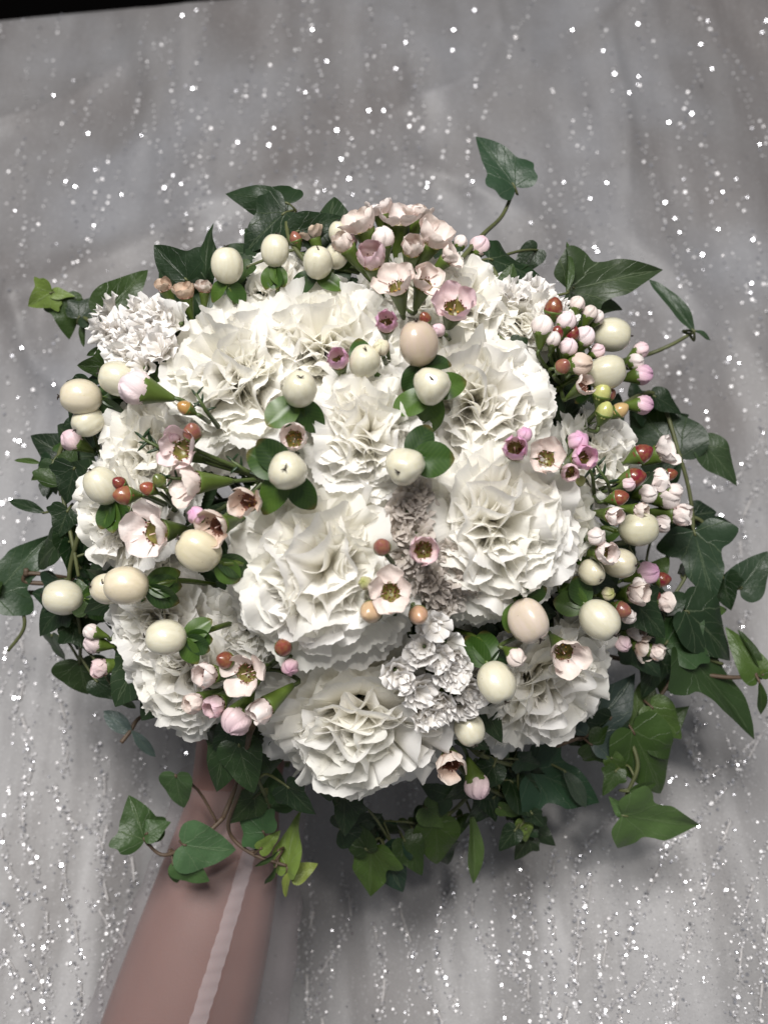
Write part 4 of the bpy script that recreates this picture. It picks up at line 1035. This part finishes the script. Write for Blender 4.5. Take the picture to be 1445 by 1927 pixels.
# ------------------------------------------------------------------ ivy
DK = (.013, .030, .011); MD = (.028, .056, .011); BR_ = (.058, .105, .020); LT = (.15, .22, .045); BL = (.045, .070, .060); YL = (.20, .25, .05)
IVYS = [
 ('ivy sprig with small yellow-green young leaves at the far upper left', -.012, 'g', [(270,640),(205,622),(150,592),(100,552)],
  [(97,550,52,577,1.25,LT,0),(100,552,137,553,.7,LT,1),(148,598,196,548,1.0,DK,0),(118,560,128,636,1.0,MD,3),(170,580,186,612,1.0,BR_,1),(158,605,152,650,.6,MD,4),(200,640,170,632,1.,BR_,4),(204,650,160,670,.5,MD,4)]),
 ('two ivy leaves standing up at the upper left above the faded waxflowers', -.010, 'g', [(330,620),(300,560),(350,527)], [(352,527,282,460,1.15,DK,0),(198,588,279,502,.75,MD,1)]),
 ('dark ivy sprig rising at the top left with one leaf pointing left', -.004, 'g', [(600,520),(545,450),(540,385)],
  [(543,383,417,350,.72,DK,3),(536,400,450,472,1.0,DK,0),(558,436,646,404,.75,DK,1),(470,500,425,540,.8,MD,1)]),
 ('tall curved ivy stem ending in one large leaf at the top right', .0, 'g', [(840,520),(905,445),(945,405),(968,352)], [(968,350,898,243,.72,(.026,.060,.030),0)]),
 ('dark ivy leaves behind the upper right carnations', -.006, 'g', [(930,620),(950,560),(920,490)], [(920,487,1040,520,.85,DK,3),(1065,552,1079,446,.3,MD,4),(960,650,1010,700,.8,DK,0),(1010,470,960,520,.8,DK,1)]),
 ('ivy sprig with a broad pointed leaf and a drooping narrow leaf at the upper right', -.010, 'g', [(1060,700),(1200,672),(1260,650),(1305,624)],
  [(1070,545,1254,500,.62,(.035,.060,.022),2),(1085,560,1184,570,.75,(.035,.060,.022),1),(1306,625,1230,516,.42,(.030,.058,.028),4),(1305,622,1341,635,.8,(.03,.058,.028),4)]),
 ('large dark ivy leaf on the right edge with a long hanging stem', -.010, 'g', [(1120,800),(1230,740),(1280,862),(1302,960),(1300,1060),(1262,1130)],
  [(1277,862,1190,745,1.05,DK,1),(1230,745,1290,775,.8,DK,1),(1325,838,1398,908,.8,(.035,.062,.025),1),(1280,865,1258,930,.5,DK,4)]),
 ('looping ivy runner at the far right with a leaf cut by the photo edge', -.012, 'g', [(1180,1020),(1240,990),(1310,975),(1350,1030),(1360,1090)],
  [(1392,1108,1452,1040,1.0,(.03,.055,.03),1),(1306,1000,1345,1140,.80,(.028,.055,.028),2),(1360,1085,1372,1150,1.1,DK,0),(1225,1090,1262,1044,.9,BR_,1),(1325,1150,1374,1153,.8,BR_,1),(1205,1065,1245,1100,.9,DK,1)]),
 ('heavy dark ivy leaves along the lower right rim with one long pointed leaf', -.004, 'g', [(1120,1200),(1200,1180),(1290,1225),(1360,1250)],
  [(1252,1212,1320,1108,1.15,(.028,.062,.020),0),(1290,1150,1400,1240,.95,DK,1),(1285,1222,1440,1385,.62,(.030,.060,.018),2),(1190,1130,1260,1200,1.0,DK,0),(1250,1160,1190,1080,1.0,DK,2),(1240,1230,1215,1320,.9,DK,0),(1310,1200,1260,1290,.9,(.028,.05,.02),3)]),
 ('tip of ivy with three small bright leaves at the right photo edge', .0, 'b', [(1290,1265),(1370,1275),(1425,1272),(1460,1268)],
  [(1425,1272,1375,1183,.65,BR_,1),(1432,1262,1400,1184,.45,MD,4),(1428,1282,1440,1350,.5,MD,4),(1435,1270,1460,1255,.8,LT,1)]),
 ('woody ivy runner below the lower right carnation with broad mid-green leaves', -.008, 'b', [(980,1430),(1100,1385),(1190,1360),(1250,1300),(1285,1230)],
  [(1105,1385,1200,1270,.85,BL,2),(1205,1365,1228,1270,.85,(.085,.13,.045),1),(1225,1330,1288,1395,.9,BR_,1),(1190,1375,1262,1512,.85,(.040,.080,.015),1),(1215,1390,1300,1330,.8,MD,2),(1110,1400,1180,1440,1.0,MD,3),(1150,1350,1110,1440,.8,DK,0)]),
 ('pale green ivy leaf bent sideways hanging at the lower right', .0, 'g', [(1180,1380),(1200,1440),(1178,1500),(1172,1540)],
  [(1172,1535,1328,1562,.62,(.085,.15,.045),2),(1178,1530,1146,1505,.9,(.07,.13,.04),1),(1180,1490,1240,1475,.5,MD,4),(1160,1450,1135,1500,.8,MD,0),(1150,1425,1180,1470,.8,BR_,1)]),
 ('dark veined ivy leaf under the lower right carnation', -.004, 'g', [(900,1420),(960,1440),(1010,1450)], [(1000,1450,1138,1512,.80,(.020,.050,.026),2),(960,1450,1020,1510,.9,DK,0),(930,1440,890,1500,.9,DK,1),(1060,1450,1110,1520,.7,(.04,.06,.04),4)]),
 ('ivy trails below the bottom carnation with a long narrow drooping leaf', -.006, 'g', [(930,1440),(860,1520),(800,1560),(725,1600)],
  [(722,1595,752,1690,1.10,(.022,.048,.030),0),(700,1590,690,1695,1.0,BR_,2),(820,1550,826,1640,1.05,(.045,.085,.012),1),(886,1530,904,1672,.42,(.09,.15,.04),4),(760,1580,800,1650,.95,MD,1),(800,1520,860,1560,.9,(.07,.12,.03),1),(640,1560,720,1540,1.0,DK,0),(650,1500,640,1580,1.0,DK,3),(850,1500,790,1480,1.0,DK,2),(690,1600,650,1540,.9,MD,1)]),
 ('small light ivy leaves and torn stem under the lower right of the flowers', .0, 'g', [(880,1460),(950,1500),(1000,1520),(975,1560)],
  [(985,1545,990,1592,.75,LT,1),(940,1520,980,1540,.8,BR_,1),(970,1562,935,1605,.8,DK,1),(990,1560,955,1575,.6,LT,1),(1000,1530,1025,1560,1.0,DK,0),(930,1500,880,1560,1.0,DK,0),(960,1470,1040,1540,1.0,DK,1)]),
 ('light yellow-green ivy tip hanging in front of the sleeve', .012, 'b', [(470,1380),(452,1480),(430,1560),(470,1605),(540,1630)],
  [(540,1638,548,1528,.75,LT,1),(545,1640,530,1692,.6,YL,4),(552,1648,598,1628,.9,YL,1),(490,1598,530,1570,.85,LT,1),(497,1568,437,1512,1.05,(.055,.125,.045),0),(525,1600,480,1640,.35,MD,4),(520,1630,500,1672,.45,MD,4)]),
 ('larger dark ivy leaves above the sheer sleeve at the bottom left', -.002, 'g', [(480,1330),(470,1420),(500,1500)],
  [(508,1520,500,1420,1.10,(.035,.080,.028),0),(430,1385,395,1498,1.0,(.016,.035,.010),3),(450,1400,470,1500,1.0,(.018,.038,.012),1),(540,1480,590,1540,.9,DK,0),(440,1370,400,1420,1.0,DK,1),(480,1500,430,1560,1.0,(.03,.06,.015),1)]),
 ('bottom left ivy sprig with rounded leaves left of the sleeve', .006, 'b', [(420,1540),(380,1575),(310,1610),(272,1580)],
  [(272,1582,248,1498,1.25,(.050,.10,.030),3),(275,1570,318,1545,1.1,(.050,.10,.030),1),(332,1460,336,1527,1.25,(.045,.085,.03),1),(345,1590,442,1610,1.15,(.065,.13,.055),1),(336,1622,388,1668,1.0,(.065,.13,.04),1),(325,1625,332,1668,.8,MD,4)]),
 ('large ivy leaf at the far left edge with a curling tendril', -.004, 'g', [(20,1115),(42,1150),(44,1185),(15,1225)], [(-10,1120,92,1005,.75,(.028,.058,.026),2),(10,1112,55,1135,.5,MD,4),(-5,1100,-30,1150,.8,MD,0)]),
 ('dark ivy hanging along the left side below the leftmost lower berry', -.006, 'g', [(150,1000),(130,1090),(150,1180),(150,1250)],
  [(128,1130,62,1196,1.0,DK,0),(98,1195,110,1248,1.4,(.035,.065,.03),1),(150,1245,162,1312,1.7,(.022,.042,.012),1),(140,1170,190,1230,1.0,DK,0),(120,1140,160,1190,1.0,DK,2),(180,1280,240,1320,.8,DK,1),(210,1290,250,1340,.8,(.03,.06,.015),4),(150,1110,110,1160,1.,DK,3),(165,1150,150,1090,1.0,(.05,.08,.03),1)]),
 ('tangle of dark ivy along the upper left side beside the white carnations', -.010, 'g', [(150,780),(110,860),(120,940),(140,1040),(148,1085)],
  [(85,965,12,938,.5,DK,4),(112,915,138,836,1.05,MD,2),(78,872,22,862,.35,BR_,4),(96,880,55,905,.7,BR_,1),(128,960,105,1015,1.1,DK,0),(150,790,112,800,1.0,DK,1),(100,870,95,930,1.0,(.03,.06,.02),1),(140,880,120,950,1.1,DK,0),(85,900,140,900,1.0,DK,2),(120,1000,150,1060,1.0,DK,1),(200,690,142,690,1.0,MD,0),(195,705,145,730,.8,DK,1),(180,780,200,830,1.0,DK,1),(175,730,130,810,.9,DK,0)]),
]
def nearest(path, p):
    return min(path, key=lambda q: (q - p).length)
def ivy(entry, seed):
    lab, lift, kind, st, lv = entry; r = random.Random(seed)
    pts = [P(a, b, zd(a, b) + lift + (.0 if i else -.006)) for i, (a, b) in enumerate(st)]
    root = thing('ivy_sprig', fit(lab), 'ivy', pts[0], 'ivy sprigs round the bouquet')
    path = spline(pts, 8); mb = MB()
    mb.tube(path, .0013, .0009, 6)
    mb.tube(spline([BIND, BIND.lerp(pts[0], .6) - Vector((0, 0, .006)), pts[0]], 5), .0014, .0014, 6)
    for (bx, by, tx, ty, wd, col, mi) in lv:
        zb = zd(bx, by) + lift + r.uniform(.0, .006); b = P(bx, by, zb)
        L = math.hypot(tx - bx, ty - by) * kpx(zb)
        t = P(tx, ty, zb - L * r.uniform(-.15, .22))
        up = Vector((r.gauss(0, .42), r.gauss(.05, .40), 1)); 
        q = r.uniform(.85, 1.15)
        link('leaf', IVY[mi], root, leafframe(b, t, up, wd), tuple(a * q * .85 for a in col))
        s_ = nearest(path, b)
        m_ = (s_ + b) / 2 + Vector((0, 0, -.003)) - (t - b).normalized() * .004
        mb.tube(spline([s_, m_, b, b.lerp(t, .06)], 4), .0008, .0006, 5)
    for k in range(EXTRA.get(seed - 900, 0)):
        q0 = path[int(r.uniform(.1, .95) * (len(path) - 1))]; b = q0 + Vector((r.gauss(0, .008), r.gauss(0, .008), -r.uniform(.004, .012)))
        out = Vector((q0.x + .012, q0.y - .005, 0)).normalized(); an = math.atan2(out.y, out.x) + r.gauss(0, .7)
        L = r.uniform(.012, .022); t = b + Vector((math.cos(an), math.sin(an), r.uniform(-.5, .3))) * L
        link('leaf', IVY[r.choice((0, 1, 1, 2, 3))], root, leafframe(b, t, Vector((r.gauss(0, .5), r.gauss(0, .5), 1)), r.uniform(.8, 1.1)), tuple(a * r.uniform(.7, 1.1) for a in r.choice((DK, DK, MD))))
        mb.tube([q0, (q0 + b) / 2 + Vector((0, 0, -.002)), b], .0007, .0005, 5)
    link('stem', mb.mesh('stem', [M_IVYSTEM if kind == 'g' else M_TWIG]), root)
EXTRA = {4: 4, 6: 5, 7: 5, 8: 9, 10: 8, 12: 7, 13: 9, 14: 9, 16: 4, 19: 7, 20: 8}
for i, e in enumerate(IVYS): ivy(e, 900 + i)

# brown looping twig at the left, eucalyptus tip
def twig():
    tip = P(48, 1085, -.04)
    root = thing('twig', 'thin brown looped twig with a dry tip, left of the far left berry', 'twig', P(140, 1090, -.05)); mb = MB()
    mb.tube(spline([P(150, 1095, -.05), P(100, 1098, -.042), P(48, 1095, -.04), P(52, 1080, -.038), P(90, 1082, -.04), P(140, 1090, -.048)], 6), .0013, .0011, 6)
    mb.tube(spline([P(50, 1082, -.038), P(49, 1070, -.037)], 3), .002, .0012, 6)
    link('stem', mb.mesh('stem', [M_TWIG]), root)
twig()
root = thing('eucalyptus_twig', 'blue-grey eucalyptus tip with two narrow leaves at the lower left', 'eucalyptus', P(300, 1330, -.05)); mb = MB()
mb.tube(spline([P(300, 1340, -.055), P(262, 1352, -.045), P(246, 1375, -.04), P(228, 1398, -.036)], 5), .0012, .0013, 6)
link('stem', mb.mesh('stem', [M_TWIG]), root)
link('leaf', IVY[4], root, leafframe(P(248, 1382, -.039), P(194, 1338, -.038), Vector((.2, .3, 1)), .85), (.060, .085, .080))
link('leaf', IVY[4], root, leafframe(P(248, 1375, -.039), P(293, 1426, -.040), Vector((.2, .3, 1)), .55), (.060, .085, .080))

# leafy filler inside the dome (dark, seen only in the gaps)
def filler():
    r = random.Random(77); src = IVY[1]; V = [v.co.copy() for v in src.vertices]; Fc = [tuple(p.vertices) for p in src.polygons]; UV = {}
    for lp in src.loops: UV[lp.vertex_index] = tuple(src.uv_layers[0].data[lp.index].uv)
    v = []; f = []; uv = []
    for i in range(330):
        a = r.uniform(0, 6.283); q = math.sqrt(r.uniform(0, 1)) * .86
        px = DCX + math.cos(a) * DRX * q * .98; py = DCY + math.sin(a) * DRY * q * .95
        z = zd(px, py) - r.uniform(.026, .044) * (1.0 if q < .75 else .7)
        b = P(px, py, z); an = math.atan2(b.y, b.x) + r.gauss(0, 1.0); L = r.uniform(.020, .032)
        t = b + Vector((math.cos(an), math.sin(an), r.uniform(-.4, .3))) * L
        m = leafframe(b, t, ndome(px, py) + Vector((r.gauss(0, .3), r.gauss(0, .3), 0)), r.uniform(.8, 1.2)); n0 = len(v)
        v += [m @ c for c in V]; f += [tuple(n0 + k for k in fc) for fc in Fc]; uv += [UV.get(k, (0, 0)) for k in range(len(V))]
    o = link('filler_foliage', mesh('filler_foliage', v, f, [M_IVY], uv=uv), None, None, (.018, .036, .014))
    o['kind'] = 'stuff'; o['category'] = 'foliage'; o['label'] = 'dense dark green foliage packed between the flowers of the bouquet'
filler()
